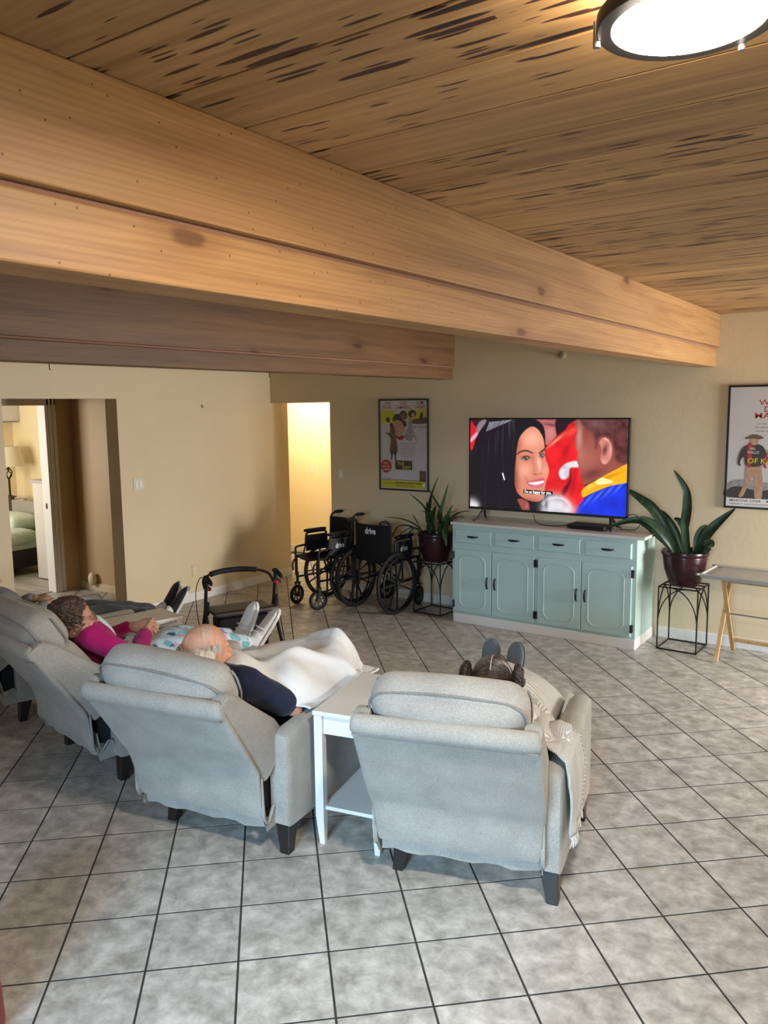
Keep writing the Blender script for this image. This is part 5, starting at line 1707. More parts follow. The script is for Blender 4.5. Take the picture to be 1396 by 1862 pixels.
# ================================================================== people
def cap_prim(mb, p0, r0, p1, r1, n=14):
    p0, p1 = Vector(p0), Vector(p1)
    d = p1 - p0
    L = d.length
    M = Matrix.Translation(p0) @ rot_from(d)
    rings = []
    st = []
    for i in range(5):
        a = -PI / 2 + (PI / 2) * i / 4
        st.append((r0 * math.sin(a), max(r0 * math.cos(a), r0 * 0.03)))
    for i in range(5):
        a = (PI / 2) * i / 4
        st.append((L + r1 * math.sin(a), max(r1 * math.cos(a), r1 * 0.03)))
    for yy, rr in st:
        rings.append([(rr * math.cos(2 * PI * j / n), yy, rr * math.sin(2 * PI * j / n)) for j in range(n)])
    mb.loft(rings, M)


def chain(mb, pts, rs):
    for i in range(len(pts) - 1):
        cap_prim(mb, pts[i], rs[i], pts[i + 1], rs[i + 1])


def ell(mb, c, rad, M=None):
    mm = Matrix.Translation(Vector(c))
    if M is not None:
        mm = mm @ M
    mb.sphere((0, 0, 0), rad, 20, 14, mm)


def blob(name, mb, m, parent, voxel=0.008, smooth=6, jitter=None):
    """weld overlapping volumes into one continuous skin"""
    me = bpy.data.meshes.new(name)
    me.from_pydata([tuple(p) for p in mb.v], [], mb.f)
    o = bpy.data.objects.new(name, me)
    SCRATCH.collection.objects.link(o)
    md = o.modifiers.new('weld', 'REMESH'); md.mode = 'VOXEL'; md.voxel_size = voxel
    if smooth:
        ms = o.modifiers.new('relax', 'SMOOTH'); ms.factor = 0.5; ms.iterations = smooth
    with bpy.context.temp_override(scene=SCRATCH, view_layer=SCRATCH.view_layers[0]):
        dg = bpy.context.evaluated_depsgraph_get()
    me2 = bpy.data.meshes.new_from_object(o.evaluated_get(dg))
    bpy.data.objects.remove(o, do_unlink=True)
    bpy.data.meshes.remove(me)
    me2.name = name
    o = bpy.data.objects.new(name, me2)
    COL.objects.link(o)
    if jitter:
        amp, sc = jitter
        nn = [v.normal.copy() for v in me2.vertices]
        cc = [v.co.copy() for v in me2.vertices]
        flat = []
        for q, n_ in zip(cc, nn):
            flat.extend(q + n_ * amp * mnoise.noise(q * sc))
        me2.vertices.foreach_set('co', flat)
        me2.update()
    me2.materials.clear()
    me2.materials.append(m)
    me2.shade_smooth()
    o.parent = parent
    return o


def hand(mb, wrist, d, pn, side, curl=0.5, scale=1.0):
    """d: direction of the fingers, pn: palm normal (curl direction), side: direction of the thumb"""
    d, pn, side = Vector(d).normalized(), Vector(pn).normalized(), Vector(side).normalized()
    w = Vector(wrist)
    s = scale
    for q in (-0.026, -0.009, 0.009, 0.026):
        cap_prim(mb, w + side * q * 0.7 * s + d * 0.01, 0.015 * s, w + side * q * s + d * 0.078 * s, 0.0125 * s, 10)
    for q, ln in ((0.029, 0.068), (0.010, 0.078), (-0.010, 0.072), (-0.028, 0.056)):
        p = w + side * q * s + d * 0.082 * s
        ang = 0.25 * curl
        seg = ln * s * 0.40
        dd = d.copy()
        for k in range(3):
            ang += curl * 0.75
            dd = (d * math.cos(ang) + pn * math.sin(ang) + side * q * 1.5).normalized()
            p2 = p + dd * seg * (1.0, 0.8, 0.62)[k]
            cap_prim(mb, p, (0.0092, 0.0086, 0.008)[k] * s, p2, (0.0086, 0.008, 0.0072)[k] * s, 8)
            p = p2
    p = w + side * 0.026 * s + d * 0.025 * s
    p2 = p + (side * 0.75 + d * 0.65 + pn * 0.25).normalized() * 0.038 * s
    cap_prim(mb, p, 0.0135 * s, p2, 0.0105 * s, 8)
    p3 = p2 + (side * 0.15 + d * 0.85 + pn * 0.5).normalized() * 0.032 * s
    cap_prim(mb, p2, 0.0105 * s, p3, 0.0085 * s, 8)


def head_parts(mb, c, M, s=1.0, nose=True):
    """skull, jaw, brow, nose, lips, ears; M turns face direction (+y) and up (+z)"""
    T = Matrix.Translation(Vector(c)) @ M @ Matrix.Scale(s, 4)
    def E(cc, rr):
        mb.sphere((0, 0, 0), rr, 20, 14, T @ Matrix.Translation(cc))
    E((0, -0.012, 0.028), (0.077, 0.097, 0.092))
    E((0, 0.030, -0.030), (0.062, 0.064, 0.085))
    E((0, 0.048, -0.078), (0.036, 0.040, 0.032))
    E((0, 0.072, 0.022), (0.052, 0.018, 0.014))
    for sx in (-1, 1):
        E((sx * 0.036, 0.066, -0.025), (0.024, 0.020, 0.022))
        E((sx * 0.078, -0.004, -0.012), (0.010, 0.020, 0.032))
    if nose:
        a, b = T @ Vector((0, 0.085, 0.012)), T @ Vector((0, 0.110, -0.028))
        cap_prim(mb, a, 0.009 * s, b, 0.014 * s, 10)
        E((0, 0.087, -0.056), (0.024, 0.010, 0.006))
        E((0, 0.085, -0.069), (0.021, 0.010, 0.007))
    return T


def shoe(parent, c, M, m_up, m_sole, s=1.0, kind='slip'):
    st = [(-0.068, .022, .045), (-0.055, .033, .070), (-0.01, .038, .080), (0.05, .041, .072), (0.11, .047, .058), (0.16, .046, .050), (0.19, .036, .042), (0.208, .018, .030), (0.213, .006, .018)]
    T = Matrix.Translation(Vector(c)) @ M @ Matrix.Scale(s, 4)
    rg, rs = [], []
    for yy, w, h in st:
        rg.append([T @ Vector((w * math.copysign(abs(math.cos(an)) ** 0.8, math.cos(an)), yy, 0.012 + (h - 0.012) * (0.5 + 0.5 * math.copysign(abs(math.sin(an)) ** 0.8, math.sin(an))))) for an in [2 * PI * j / 20 for j in range(20)]])
        rs.append([T @ Vector((x * (w + 0.005), yy * 1.03, z)) for x, z in ((-1, 0.002), (-1, 0.022), (1, 0.022), (1, 0.002))])
    o = MB().loft(rg).build('shoe', m_up, parent, smooth=60, subsurf=1)
    MB().loft(rs).build('sole', m_sole, o, bevel=0.004)
    return o, T


def skin_mat(name, c, vary=0.16):
    m = mat(name, c, 0.5, vary=vary, vscale=22, bump=0.08, bscale=90, spec=0.35)
    b = m.node_tree.nodes['Principled BSDF']
    b.inputs['Subsurface Weight'].default_value = 0.12
    b.inputs['Subsurface Radius'].default_value = (0.012, 0.005, 0.003)
    return m


def loose_hair(parent, name, T, m, n, fn, r=0.0016, seg=5):
    mb = MB()
    for i in range(n):
        mb.tube([T @ Vector(q) for q in fn(i)], [r, r, r, r * 0.8, r * 0.4][:seg] if seg == 5 else r, 4)
    return mb.build(name, m, parent, smooth=60)


def person(k, label):
    c, rz = CH[k]
    return thing('person', label, 'person', c, rz)


def torso_body(mb, B, hip=(0, 0.24, 0.545), shoulder_w=0.165, grow=0.0, lower=True):
    g = grow
    ch = B @ Vector((0, 0.265, 0.135))
    wa = B @ Vector((0, 0.25, 0.01))
    Rb = B.to_3x3().to_4x4()
    ell(mb, ch, (0.165 + g, 0.105 + g, 0.165 + g), Rb)
    ell(mb, wa, (0.145 + g, 0.105 + g, 0.15 + g), Rb)
    ell(mb, hip, (0.165 + g, 0.13 + g, 0.11 + g))
    cap_prim(mb, B @ Vector((-shoulder_w, 0.26, 0.245)), 0.055 + g, B @ Vector((shoulder_w, 0.26, 0.245)), 0.055 + g)
    cap_prim(mb, wa, 0.12 + g, hip, 0.12 + g)


def legs_path(off=0.0, spread=0.10, kz=0.655, az=0.615, ya=1.0):
    return [[(sx * 0.09, 0.27, 0.55), (sx * (spread + 0.01) + off * 0.5, 0.64, kz), (sx * spread + off, ya, az)] for sx in (-1, 1)]


def toe_up(yaw=0.0, tilt=18, twist=0):
    """shoe axes: toes point up, leaning forward by tilt degrees, soles facing away"""
    return Matrix.Rotation(R(yaw), 4, 'Z') @ Matrix.Rotation(R(90 - tilt), 4, 'X') @ Matrix.Rotation(R(twist), 4, 'Y')


WHITE_RUBBER = mat('white_rubber', (0.62, 0.60, 0.56), 0.5)

# ---- person 1: far left, only the legs and dark slip-on shoes show
P = person(1, 'person at the far left in dark trousers, printed white socks and black slip-on shoes')
B = BM[1]
sk = skin_mat('skin_light', (0.52, 0.32, 0.22))
JEANS = fabric('charcoal_denim', (0.045, 0.047, 0.055), (0.085, 0.088, 0.10), 500, 0.3)
lg = [[(-0.09, 0.27, 0.55), (0.05, 0.64, 0.58), (0.20, 1.04, 0.52)], [(0.09, 0.27, 0.55), (0.20, 0.64, 0.57), (0.285, 1.04, 0.505)]]
mb = MB()
torso_body(mb, B)
hd = Vector((0.0, -0.09, 0.87))
cap_prim(mb, B @ Vector((0, 0.25, 0.25)), 0.05, Vector((0.0, -0.09, 0.87)) + Vector((0, -0.02, -0.05)), 0.05)
Th = head_parts(mb, hd, Matrix.Rotation(R(15), 4, 'X'))
for l in lg:
    chain(mb, l, [0.075, 0.052, 0.036])
for sx in (-1, 1):
    am = [B @ Vector((sx * 0.19, 0.26, 0.235)), Vector((sx * 0.27, 0.10, 0.60)), Vector((sx * 0.12, 0.27, 0.69))]
    chain(mb, am, [0.045, 0.037, 0.027])
    hand(mb, am[2], (-sx * 0.8, 0.5, 0.0), (0, 0.3, -1), (0, 0.6, 0.4), 0.5)
blob('body', mb, sk, P, 0.009)
mb = MB()
torso_body(mb, B, grow=0.014)
for sx in (-1, 1):
    chain(mb, [B @ Vector((sx * 0.19, 0.26, 0.235)), Vector((sx * 0.27, 0.10, 0.60)), Vector((sx * 0.15, 0.24, 0.685))], [0.06, 0.05, 0.042])
blob('shirt', mb, mat('grey_shirt', (0.20, 0.20, 0.21), 0.9), P, 0.011)
mb = MB()
ell(mb, (0, 0.22, 0.53), (0.185, 0.15, 0.125))
for l in lg:
    e = Vector(l[1]).lerp(Vector(l[2]), 0.82)
    chain(mb, [l[0], l[1], e], [0.098, 0.072, 0.060])
blob('trousers', mb, JEANS, P, 0.009, 5, (0.010, 14))
mb = MB()
loose = [hd]
ell(mb, hd + Vector((0, -0.02, 0.035)), (0.088, 0.105, 0.09))
blob('hair', mb, mat('grey_hair', (0.25, 0.24, 0.23), 0.7), P, 0.008, 3, (0.008, 40))
SOCK = spots('white_printed_sock', (0.66, 0.66, 0.68), [(0.03, 0.03, 0.04), (0.66, 0.66, 0.68), (0.66, 0.66, 0.68)], 30, 0.26)
BSHOE = fabric('black_canvas', (0.016, 0.016, 0.017), (0.030, 0.030, 0.032), 600, 0.3)
for l, yw, ti in ((lg[0], -4, 24), (lg[1], -14, 30)):
    s0 = Vector(l[1]).lerp(Vector(l[2]), 0.80)
    mb = MB()
    e = Vector(l[2])
    chain(mb, [s0, e, e + Vector((0, 0.03, 0.03))], [0.043, 0.042, 0.042])
    blob('sock', mb, SOCK, P, 0.007, 3)
    shoe(P, e + Vector((0.0, 0.085, -0.01)), toe_up(yw, ti), BSHOE, WHITE_RUBBER, 1.05)

# ---- person 2: magenta jacket, glasses, hands folded, white trainers
P = person(2, 'person in a magenta jacket and glasses lying back with folded hands and white trainers')
B = BM[2]
sk = skin_mat('skin_rosy', (0.50, 0.255, 0.17))
lg = legs_path(0.06, 0.085, 0.58, 0.505, 1.04)
hd = Vector((0.085, -0.095, 0.865))
Mh = Matrix.Rotation(R(-14), 4, 'Z') @ Matrix.Rotation(R(6), 4, 'X')
mb = MB()
torso_body(mb, B)
cap_prim(mb, B @ Vector((0, 0.25, 0.25)), 0.048, hd + Vector((0, -0.02, -0.05)), 0.048)
Th = head_parts(mb, hd, Mh, 1.04)
for l in lg:
    chain(mb, l, [0.075, 0.050, 0.034])
arms2 = {}
for sx in (-1, 1):
    am = [B @ Vector((sx * 0.19, 0.265, 0.225)), Vector((sx * 0.25, 0.17, 0.615)), Vector((sx * 0.075, 0.335, 0.715))]
    arms2[sx] = am
    chain(mb, am, [0.045, 0.036, 0.026])
    hand(mb, Vector(am[2]) + Vector((0, 0, 0.008 * sx)), (-sx * 0.75, 0.65, 0.15), (-sx * 0.1, 0.25, -1), (0, 0.5, 0.8), 0.55, 1.02)
blob('body', mb, sk, P, 0.0055, 4)
MAG = fabric('magenta_fleece', (0.30, 0.006, 0.085), (0.40, 0.012, 0.125), 500, 0.25)
mb = MB()
torso_body(mb, B, grow=0.022, shoulder_w=0.17)
for sx in (-1, 1):
    am = arms2[sx]
    chain(mb, [am[0], am[1], Vector(am[1]).lerp(Vector(am[2]), 0.80)], [0.070, 0.060, 0.046])
cap_prim(mb, B @ Vector((-0.04, 0.24, 0.30)), 0.05, B @ Vector((0.05, 0.24, 0.30)), 0.05)
blob('jacket', mb, MAG, P, 0.0085, 5, (0.008, 16))
PRINT = spots('pale_aqua_print', (0.52, 0.66, 0.69), [(0.02, 0.09, 0.17), (0.62, 0.36, 0.48), (0.18, 0.42, 0.46), (0.30, 0.26, 0.45), (0.03, 0.12, 0.20), (0.20, 0.45, 0.50)], 15, 0.40)
mb = MB()
Rb = B.to_3x3().to_4x4()
ell(mb, B @ Vector((0.0, 0.315, 0.13)), (0.085, 0.095, 0.19), Rb)
blob('blouse', mb, PRINT, P, 0.009, 5)
mb = MB()
ell(mb, (0, 0.26, 0.56), (0.19, 0.15, 0.13))
for l in lg:
    e = Vector(l[1]).lerp(Vector(l[2]), 0.82)
    chain(mb, [l[0], l[1], e], [0.105, 0.082, 0.052])
ell(mb, (0.02, 0.50, 0.60), (0.17, 0.20, 0.075))
blob('trousers', mb, PRINT, P, 0.009, 5, (0.014, 13))
TRAIN = mat('white_trainer_leather', (0.66, 0.66, 0.66), 0.45, vary=0.1, vscale=16)
WSOCK = mat('white_sock', (0.66, 0.64, 0.68), 0.95, bump=0.3, bscale=200)
for i, l in enumerate(lg):
    e = Vector(l[2])
    mb = MB()
    chain(mb, [Vector(l[1]).lerp(e, 0.86), e, e + Vector((0, 0.03, 0.03))], [0.036, 0.038, 0.040])
    blob('sock', mb, WSOCK, P, 0.007, 3)
    so, T = shoe(P, e + Vector((0.0, 0.075, -0.015)), toe_up((-4, -16)[i], (22, 34)[i]), TRAIN, WHITE_RUBBER, 1.08)
    for q in (0.035, 0.065):
        st = MB().tube([T @ Vector(p) for p in ((-0.040, q, 0.04), (-0.03, q, 0.075), (0, q, 0.088), (0.03, q, 0.075), (0.040, q, 0.04))], 0.009, 8, flat=0.4)
        st.build('strap', mat('trainer_strap', (0.60, 0.60, 0.63), 0.5), so, smooth=60)
    if i == 1:
        MB().tube([T @ Vector(p) for p in spline([(-0.045, -0.01, 0.06), (-0.03, -0.03, 0.10), (0.03, -0.03, 0.10), (0.045, -0.01, 0.06), (0, 0.02, 0.095)], 4, True)], 0.004, 6, closed=True).build('ankle_band', mat('turquoise_band', (0.02, 0.35, 0.45), 0.4), P, smooth=60)
# curly brown hair
BROWN = mat('curly_brown_hair', (0.085, 0.048, 0.030), 0.6, vary=0.5, vscale=60, bump=0.8, bscale=120)
mb = MB()
def TH(x, y, z):
    return Th @ Vector((x, y, z))
ell(mb, TH(0, -0.03, 0.045), (0.092, 0.105, 0.088), Mh)
ell(mb, TH(0, -0.075, -0.015), (0.082, 0.055, 0.085), Mh)
rnd = random.Random(5)
for i in range(150):
    th, ph = rnd.uniform(0, 2 * PI), rnd.uniform(-0.5, 1.4)
    x, y_, z = 0.088 * math.cos(th) * math.cos(ph), -0.03 + 0.105 * math.sin(th) * math.cos(ph), 0.035 + 0.090 * math.sin(ph)
    if y_ > 0.035 and z < 0.06:
        continue
    r = rnd.uniform(0.010, 0.019)
    ell(mb, TH(x, y_, z), (r, r, r * 0.8))
blob('hair', mb, BROWN, P, 0.0045, 1, (0.003, 120))
mb = MB()
for i in range(140):
    th, ph = rnd.uniform(0, 2 * PI), rnd.uniform(-0.6, 1.4)
    x, y_, z = 0.096 * math.cos(th) * math.cos(ph), -0.03 + 0.112 * math.sin(th) * math.cos(ph), 0.035 + 0.098 * math.sin(ph)
    if y_ > 0.03 and z < 0.06:
        continue
    q = Vector((x, y_, z))
    pts = [TH(*(q + Vector((0.014 * math.cos(u * 2.2 + i), 0.014 * math.sin(u * 2.2 + i), -0.011 * u)))) for u in range(5)]
    mb.tube(pts, [0.003, 0.0034, 0.003, 0.0025, 0.0012], 5)
hr = mb.build('curls', mat('brown_curls', (0.125, 0.075, 0.048), 0.5), P, smooth=60)
# glasses
gl = MB()
for sx in (-1, 1):
    gl.tube([TH(sx * 0.034 + 0.026 * math.cos(a), 0.102, 0.004 + 0.019 * math.sin(a)) for a in [2 * PI * j / 20 for j in range(20)]], 0.0018, 6, closed=True)
    gl.tube([TH(sx * 0.060, 0.100, 0.010), TH(sx * 0.080, 0.075, 0.012), TH(sx * 0.086, 0.0, 0.006), TH(sx * 0.082, -0.02, -0.01)], 0.0018, 6)
gl.tube([TH(-0.009, 0.103, 0.008), TH(0, 0.107, 0.011), TH(0.009, 0.103, 0.008)], 0.0018, 6)
go = gl.build('glasses', mat('gold_wire', (0.35, 0.25, 0.16), 0.3, metal=0.9), P, smooth=60)
for sx in (-1, 1):
    MB().sphere((0, 0, 0), (0.025, 0.0015, 0.018), 16, 8, Th @ Matrix.Translation((sx * 0.034, 0.102, 0.004))).build('lens', mat('clear_lens', (0.95, 0.95, 0.95), 0.02, trans=1.0, spec=0.1), go, smooth=60)
EYEW = mat('eye_white', (0.7, 0.68, 0.64), 0.3)
IRIS = mat('dark_iris', (0.03, 0.02, 0.015), 0.2)
def eyes(P, T):
    for sx in (-1, 1):
        e = MB().sphere((0, 0, 0), 0.0125, 12, 8, T @ Matrix.Translation((sx * 0.029, 0.064, 0.004))).build('eye', EYEW, P, smooth=60)
        MB().sphere((0, 0, 0), (0.006, 0.002, 0.006), 10, 6, T @ Matrix.Translation((sx * 0.029, 0.0765, 0.004))).build('iris', IRIS, e, smooth=60)
    MB().tube([T @ Vector(p) for p in ((-0.024, 0.094, -0.062), (0, 0.0985, -0.0625), (0.024, 0.094, -0.062))], [0.0015, 0.003, 0.0015], 6).build('mouth', mat('lip_line', (0.28, 0.08, 0.07), 0.5), P, smooth=60)
eyes(P, Th)

# ---- person 3: bald head with white fringe, navy shirt, under the white blanket
P = person(3, 'bald person with white fringe hair and a navy shirt under a white blanket')
B = BM[3]
sk = skin_mat('skin_ruddy', (0.60, 0.30, 0.19), 0.22)
lg = legs_path(0.0, 0.09, 0.61, 0.555, 0.98)
hd = Vector((-0.05, -0.03, 0.895))
Mh = Matrix.Rotation(R(-16), 4, 'Z') @ Matrix.Rotation(R(4), 4, 'X')
mb = MB()
torso_body(mb, B)
cap_prim(mb, B @ Vector((0, 0.25, 0.25)), 0.055, hd + Vector((0, -0.02, -0.05)), 0.055)
Th = head_parts(mb, hd, Mh, 1.12)
for l in lg:
    chain(mb, [*l, Vector(l[2]) + Vector((0, 0.05, 0.08))], [0.075, 0.052, 0.036, 0.030])
for sx in (-1, 1):
    am = [B @ Vector((sx * 0.195, 0.265, 0.22)), Vector((sx * 0.265, 0.20, 0.60)), Vector((sx * 0.06, 0.40, 0.66))]
    chain(mb, am, [0.050, 0.040, 0.028])
    hand(mb, am[2], (-sx * 0.7, 0.7, 0.0), (0, 0.2, -1), (0, 0.6, 0.5), 0.5)
blob('body', mb, sk, P, 0.006, 4)
NAVY = fabric('navy_jersey', (0.008, 0.011, 0.026), (0.014, 0.018, 0.040), 500, 0.25)
mb = MB()
torso_body(mb, B, grow=0.018, shoulder_w=0.185)
for sx in (-1, 1):
    a0, a1 = B @ Vector((sx * 0.20, 0.265, 0.22)), Vector((sx * 0.268, 0.20, 0.60))
    chain(mb, [a0, a0.lerp(a1, 0.72)], [0.078, 0.070])
blob('shirt', mb, NAVY, P, 0.0085, 5, (0.007, 16))
mb = MB()
ell(mb, (0, 0.24, 0.54), (0.18, 0.14, 0.12))
for l in lg:
    chain(mb, l, [0.095, 0.072, 0.055])
blob('trousers', mb, mat('grey_trousers', (0.14, 0.14, 0.15), 0.9), P, 0.011)
WHAIR = mat('white_hair', (0.62, 0.55, 0.46), 0.55, vary=0.25, vscale=60, stretch=(1, 1, 0.3))
def TH(x, y, z):
    return Th @ Vector((x, y, z))
mb = MB()
rnd = random.Random(9)
for i in range(620):
    th = rnd.uniform(R(165), R(375))              # round the sides and back
    z0 = rnd.uniform(-0.005, 0.055)
    z1 = z0 - rnd.uniform(0.05, 0.085)
    pts = []
    for u in range(5):
        z = z0 + (z1 - z0) * u / 4
        k = math.sqrt(max(0.12, 1 - ((z - 0.028) / 0.096) ** 2)) if z < 0.12 else 0.2
        a2 = th + 0.10 * u / 4
        pts.append(TH((0.0785 * k + 0.003) * math.cos(a2), -0.012 + (0.0985 * k + 0.003) * math.sin(a2), z))
    mb.tube(pts, [0.0008, 0.0016, 0.0018, 0.0016, 0.0008], 4)
for i in range(16):                               # thin strands combed over the crown
    x0 = rnd.uniform(-0.06, 0.06)
    y0 = rnd.uniform(-0.07, 0.02)
    pts = []
    for u in range(5):
        x = x0 + 0.018 * u
        y_ = y0 - 0.012 * u
        q = max(0.02, 1 - (x / 0.0775) ** 2 - ((y_ + 0.012) / 0.0975) ** 2)
        pts.append(TH(x, y_, 0.028 + 0.0935 * math.sqrt(q)))
    mb.tube(pts, [0.0005, 0.0009, 0.0009, 0.0008, 0.0004], 4)
hb = MB()
ell(hb, TH(0, -0.072, -0.008), (0.076, 0.046, 0.058), Mh)
for sx in (-1, 1):
    ell(hb, TH(sx * 0.064, -0.042, -0.002), (0.026, 0.050, 0.052), Mh)
    ell(hb, TH(sx * 0.045, -0.078, 0.012), (0.040, 0.034, 0.046), Mh)
hb = blob('hair', hb, WHAIR, P, 0.005, 2, (0.003, 70))
mb.build('hair_strands', WHAIR, hb, smooth=60)
eyes(P, Th)

# ---- person 4: seen from behind, dark hair parted into two braided buns, grey slip-ons
P = person(4, 'person seen from behind with dark hair in two braided buns and grey slip-on shoes')
B = BM[4]
sk = skin_mat('skin_pale', (0.55, 0.36, 0.28))
lg = [[(-0.12, 0.27, 0.55), (-0.13, 0.64, 0.61), (-0.205, 0.99, 0.545)], [(0.06, 0.27, 0.55), (0.0, 0.64, 0.61), (-0.075, 0.99, 0.54)]]
hd = Vector((0.07, 0.04, 0.865))
Mh = Matrix.Rotation(R(8), 4, 'Z') @ Matrix.Rotation(R(-4), 4, 'X')
mb = MB()
torso_body(mb, B, shoulder_w=0.15)
cap_prim(mb, B @ Vector((0, 0.25, 0.25)), 0.045, hd + Vector((0, -0.02, -0.05)), 0.045)
Th = head_parts(mb, hd, Mh, 1.0)
for l in lg:
    chain(mb, l, [0.072, 0.050, 0.036])
arms4 = {}
for sx in (-1, 1):
    am = [B @ Vector((sx * 0.17, 0.265, 0.22)), Vector((0.245, 0.12, 0.625)) if sx > 0 else Vector((-0.215, 0.20, 0.715)), Vector((0.20 if sx > 0 else -0.06, 0.34, 0.655))]
    arms4[sx] = am
    chain(mb, am, [0.042, 0.035, 0.026])
    hand(mb, am[2], (-0.35 if sx > 0 else 0.6, 0.8, -0.05), (0, 0.2, -1), (-sx * 0.9, 0.2, 0.3), 0.8)
blob('body', mb, sk, P, 0.006, 4)
CREAMK = knit('cream_knit', (0.42, 0.40, 0.36), (0.72, 0.70, 0.66), 420)
mb = MB()
torso_body(mb, B, grow=0.024, shoulder_w=0.165)
for sx in (-1, 1):
    am = arms4[sx]
    chain(mb, [am[0], am[1], Vector(am[1]).lerp(Vector(am[2]), 0.72)], [0.068, 0.060, 0.047])
blob('cardigan', mb, CREAMK, P, 0.0085, 5, (0.010, 18))
mb = MB()
ell(mb, (-0.02, 0.24, 0.54), (0.18, 0.14, 0.12))
for l in lg:
    e = Vector(l[1]).lerp(Vector(l[2]), 0.80)
    chain(mb, [l[0], l[1], e], [0.09, 0.066, 0.050])
blob('trousers', mb, mat('pale_pink_trousers', (0.50, 0.42, 0.40), 0.9), P, 0.010)
GSHOE = fabric('slate_canvas', (0.085, 0.11, 0.14), (0.125, 0.155, 0.19), 600, 0.3)
for l, yw in ((lg[0], 9), (lg[1], -4)):
    e = Vector(l[2])
    shoe(P, e + Vector((0.0, 0.055, -0.01)), toe_up(yw, 20), GSHOE, mat('slate_sole', (0.10, 0.12, 0.14), 0.7), 0.98)
    mb = MB()
    chain(mb, [Vector(l[1]).lerp(e, 0.90), e, e + Vector((0, 0.035, 0.055))], [0.037, 0.038, 0.036])
    blob('sock', mb, mat('pale_pink_sock', (0.58, 0.42, 0.38), 0.9), P, 0.007, 3)
DHAIR = mat('dark_brown_hair', (0.030, 0.019, 0.015), 0.5, vary=0.6, vscale=70, bump=0.5, bscale=150, stretch=(1, 0.25, 1))
def TH(x, y, z):
    return Th @ Vector((x, y, z))
mb = MB()
ell(mb, TH(0, -0.018, 0.034), (0.083, 0.100, 0.094), Mh)
ell(mb, TH(0, -0.06, -0.01), (0.074, 0.05, 0.07), Mh)
ho = blob('hair', mb, DHAIR, P, 0.006, 3)
# combed strands running from the parting to each bun
mb = MB()
rnd = random.Random(3)
for i in range(260):
    sx = rnd.choice((-1, 1))
    u0 = rnd.uniform(-0.3, 1.0)
    y0 = -0.018 + 0.098 * math.cos(R(20 + 150 * (u0 + 0.3) / 1.3))
    pts = []
    tgt = Vector((sx * 0.086, -0.048, 0.045))
    st = Vector((sx * 0.003, y0, 0))
    st.z = 0.034 + 0.0955 * math.sqrt(max(0.0, 1 - ((y0 + 0.018) / 0.101) ** 2))
    for k in range(6):
        q = st.lerp(tgt, k / 5)
        d = Vector(((q.x) / 0.084, (q.y + 0.018) / 0.101, (q.z - 0.034) / 0.095))
        d = d / max(d.length, 1e-4)
        pts.append(TH(d.x * 0.0845, -0.018 + d.y * 0.1015, 0.034 + d.z * 0.0955))
    mb.tube(pts, [0.0008, 0.0016, 0.0018, 0.0018, 0.0016, 0.001], 4)
mb.build('strands', mat('hair_strands', (0.075, 0.052, 0.042), 0.38, vary=0.75, vscale=60), ho, smooth=60)
MB().tube([TH(0, y_, 0.034 + 0.0972 * math.sqrt(max(0.03, 1 - ((y_ + 0.018) / 0.103) ** 2))) for y_ in [0.07 - 0.019 * i for i in range(10)]], 0.0022, 6).build('parting', mat('scalp_parting', (0.45, 0.32, 0.28), 0.6), ho, smooth=60)
for sx in (-1, 1):
    bc = Vector((sx * 0.094, -0.040, 0.052))
    mb = MB()
    for ph in (0, 2.09, 4.19):
        pts = []
        for u in range(60):
            v = u / 59
            an = v * 2 * PI * 1.9
            rr = 0.045 - 0.028 * v
            off = 0.0075
            pts.append(TH(bc.x + sx * (0.006 + 0.020 * v) + off * 0.8 * math.sin(u * 0.9 + ph), bc.y + (rr + off * math.cos(u * 0.9 + ph)) * math.cos(an), bc.z + (rr + off * math.cos(u * 0.9 + ph)) * math.sin(an)))
        mb.tube(pts, 0.0105, 6)
    mb.sphere((0, 0, 0), (0.018, 0.036, 0.036), 12, 8, Th @ Matrix.Translation(bc))
    mb.build('braided_bun', DHAIR, ho, smooth=60)
eyes(P, Th)

# ================================================================== blankets
def cloth(name, fn, nu, nv, m, thick, label, cat, c, rz):
    vs = [fn(i / nu, j / nv) for j in range(nv + 1) for i in range(nu + 1)]
    fs = []
    for j in range(nv):
        for i in range(nu):
            a = j * (nu + 1) + i
            fs.append((a, a + 1, a + nu + 2, a + nu + 1))
    o = MB().add(vs, fs).build(name, m, None, smooth=80)
    o.location = c
    o.rotation_euler = (0, 0, rz)
    md = o.modifiers.new('thickness', 'SOLIDIFY'); md.thickness = thick; md.offset = 1
    return tag(o, label, cat)


def interp(tab, x):
    if x <= tab[0][0]:
        return tab[0][1]
    for (a, va), (b, vb) in zip(tab, tab[1:]):
        if x <= b:
            u = (x - a) / (b - a)
            u = u * u * (3 - 2 * u)
            return va + (vb - va) * u
    return tab[-1][1]


